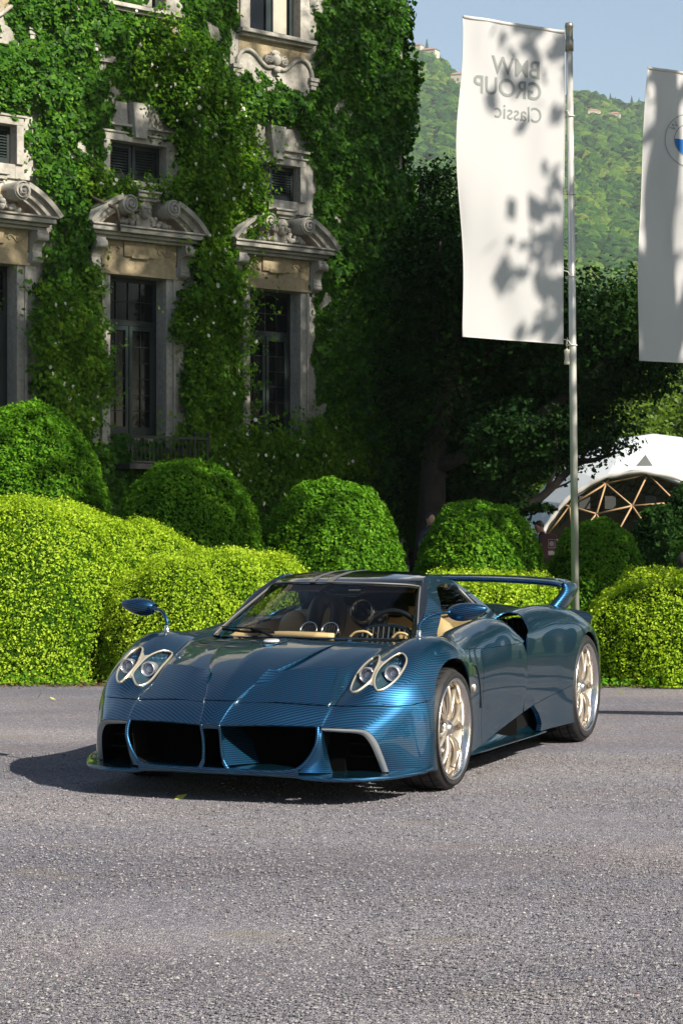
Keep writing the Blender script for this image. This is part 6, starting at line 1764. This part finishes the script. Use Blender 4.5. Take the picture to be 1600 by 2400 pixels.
# seats
for s, mt in ((-1, M_seatdark), (1, M_tan)):
    st = empty('seat'); st.parent = CAR
    y0 = .33 * s
    if s == -1:
        y0 = -.26
        mb = MB()
        mb.tube(curve([(-1.12, y0-.075, .74), (-1.20, y0-.080, .86), (-1.24, y0-.065, .95), (-1.25, y0, .995), (-1.24, y0+.065, .95), (-1.20, y0+.080, .86), (-1.12, y0+.075, .74)], 6), .052, 12).build('headrest_hoop', M_seatdark, st, True)
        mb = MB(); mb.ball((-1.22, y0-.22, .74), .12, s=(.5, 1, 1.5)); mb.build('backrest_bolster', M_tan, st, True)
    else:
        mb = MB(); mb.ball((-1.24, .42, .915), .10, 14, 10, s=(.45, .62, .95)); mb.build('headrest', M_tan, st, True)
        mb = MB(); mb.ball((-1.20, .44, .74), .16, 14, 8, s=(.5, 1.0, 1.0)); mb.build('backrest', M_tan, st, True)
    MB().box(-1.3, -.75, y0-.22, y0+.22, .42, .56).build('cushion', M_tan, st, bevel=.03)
# rear bulkhead: tan leather panel with speaker pods, dark above
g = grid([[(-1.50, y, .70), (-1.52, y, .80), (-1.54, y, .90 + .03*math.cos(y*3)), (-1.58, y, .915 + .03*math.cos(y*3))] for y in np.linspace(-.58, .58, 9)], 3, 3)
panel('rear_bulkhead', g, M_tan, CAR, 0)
MB().add([(-1.60, -.6, .90), (-1.60, .6, .90), (-1.58, .50, 1.06), (-1.58, -.50, 1.06)], [(0, 1, 2, 3)]).build('rear_firewall', M_matt, CAR)
M = Matrix.Translation((-1.44, -.11, .915)) @ Matrix.Rotation(R(78), 4, 'Y')
MB().lathe([(.085, -.08), (.082, .0), (.075, .012), (.062, .006), (.058, -.03)], 28, M).build('roll_hoop_ring', M_chrome, CAR, True)
mb = MB(); mb.ball((-1.50, -.08, .90), .11, 16, 10, s=(.6, 1.25, 1)); mb.build('speaker_pod', M_black, CAR, True)
mb = MB(); mb.ball((-1.50, .09, .925), .075, 16, 10, s=(.4, 1.2, .75)); mb.build('speaker_pod', M_mesh, CAR, True)
for y0, y1 in ((-.44, -.16), (.12, .42)):
    g = grid([[(-.80-abs(y)*.25, y, 1.060), (-.86-abs(y)*.25, y, 1.082), (-1.0-abs(y)*.1, y, 1.105)] for y in np.linspace(y0, y1, 5)], 3, 3)
    panel('sun_visor', g, M_tan2, CAR, .012)
MB().box(-.90, -.86, .02, .12, 1.055, 1.07).build('courtesy_light', M_chrome, CAR, bevel=.004)
MB().tube([(-.80, -.10, 1.06), (-.80, -.06, 1.035), (-.80, .10, 1.035), (-.80, .14, 1.06)], .012, 8).build('rear_view_mirror', M_black, CAR, True)
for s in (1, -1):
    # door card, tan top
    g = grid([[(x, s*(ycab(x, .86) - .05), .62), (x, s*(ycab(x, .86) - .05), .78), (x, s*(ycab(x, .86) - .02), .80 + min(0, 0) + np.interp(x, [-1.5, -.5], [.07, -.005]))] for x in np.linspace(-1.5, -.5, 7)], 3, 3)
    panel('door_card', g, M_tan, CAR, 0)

# ---- wheels
def make_wheel(s, cx, ro, width, rr, yface):
    w = empty('wheel'); w.parent = CAR; w.location = (cx, s * yface, ro)
    Mx = Matrix.Rotation(R(-90 * s), 4, 'X')          # local z -> outwards (s*y)
    hw = width
    prof = [(rr - .012, -hw + .01), (rr + .02, -hw), (ro - .03, -hw - .004), (ro - .008, -hw + .02), (ro - .002, -hw + .06), (ro, -hw/2), (ro - .001, -.055), (ro - .006, -.028), (ro - .018, -.010), (ro - .035, -.001), ((ro + rr)/2, .006), (rr + .015, .002), (rr + .002, -.004), (rr - .004, -.012)]
    MB().lathe(prof, 72, Mx).build('tyre', M_rubber, w, True)
    grv = MB()
    for yy in (-.06, -.12, -.18):
        grv.lathe([(ro + .0005, yy), (ro + .0008, yy - .008)], 60, Mx)
    for k in range(36):
        a = 2 * math.pi * k / 36
        p0 = Mx @ Vector(((ro + .001) * math.cos(a), (ro + .001) * math.sin(a), -.02)); p1 = Mx @ Vector(((ro + .001) * math.cos(a + .10), (ro + .001) * math.sin(a + .10), -.11))
        grv.tube([p0, p1], .0012, 4)
    g_ = grv.build('tread', M_matt, w); g_['kind'] = 'stuff'
    # rim
    MB().lathe([(rr - .004, -.014), (rr + .002, -.002), (rr - .002, .004), (rr - .012, .003), (rr - .018, -.008), (rr - .024, -.045)], 72, Mx).build('rim_lip', M_silver, w, True)
    MB().lathe([(rr - .024, -.045), (rr - .034, -.06), (rr - .045, -.10), (rr - .05, -.20), (rr - .03, -hw)], 64, Mx).build('rim_barrel', M_gold, w, True)
    # spokes: six forked curved arms
    nsp = 6
    for k in range(nsp):
        a0 = 2 * math.pi * k / nsp + R(12)
        mb = MB()
        for sg in (-1, 1):
            pts = []; rad = []
            for t in np.linspace(0, 1, 9):
                r_ = .035 + (rr - .034 - .035) * t
                an = a0 + sg * (.05 + .30 * t ** 1.5) * (1 - .25 * t) + .10 * math.sin(t * math.pi) * 1.0
                h = -.050 + .020 * math.sin(t * math.pi * .9) - .012 * t
                pts.append(Mx @ Vector((r_ * math.cos(an), r_ * math.sin(an), h))); rad.append(.0185 - .004 * math.sin(t * math.pi) + .001 * t)
            mb.tube(pts, rad, 8, up=Mx @ Vector((0, 0, 1)), flat=.62)
        mb.build('spoke', M_gold, w, True)
    MB().lathe([(.060, -.075), (.062, -.048), (.050, -.036), (.034, -.032), (.030, -.020), (.024, -.016), (.001, -.016)], 32, Mx).build('hub_nut', M_silver, w, True)
    MB().lathe([(.185, -.145), (.187, -.135), (.187, -.120), (.07, -.118)], 48, Mx).build('brake_disc', M_disc, w, True)
    mb = MB(); Mc = Mx @ Matrix.Rotation(R(160 if s == 1 else 20), 4, 'Z')
    mb.box(.11, .195, -.10, .10, -.15, -.095, Mc); mb.build('brake_caliper', M_caliper, w, bevel=.012)
    return w
for s in (1, -1):
    make_wheel(s, 0.0, .335, .26, .278, .985)
    make_wheel(s, -2.795, .364, .33, .293, .985)
# rear light cluster and tail panel (seen only from behind)
MB().box(-3.58, -3.50, -.80, .80, .30, .78).build('tail_panel', M_matt, CAR)
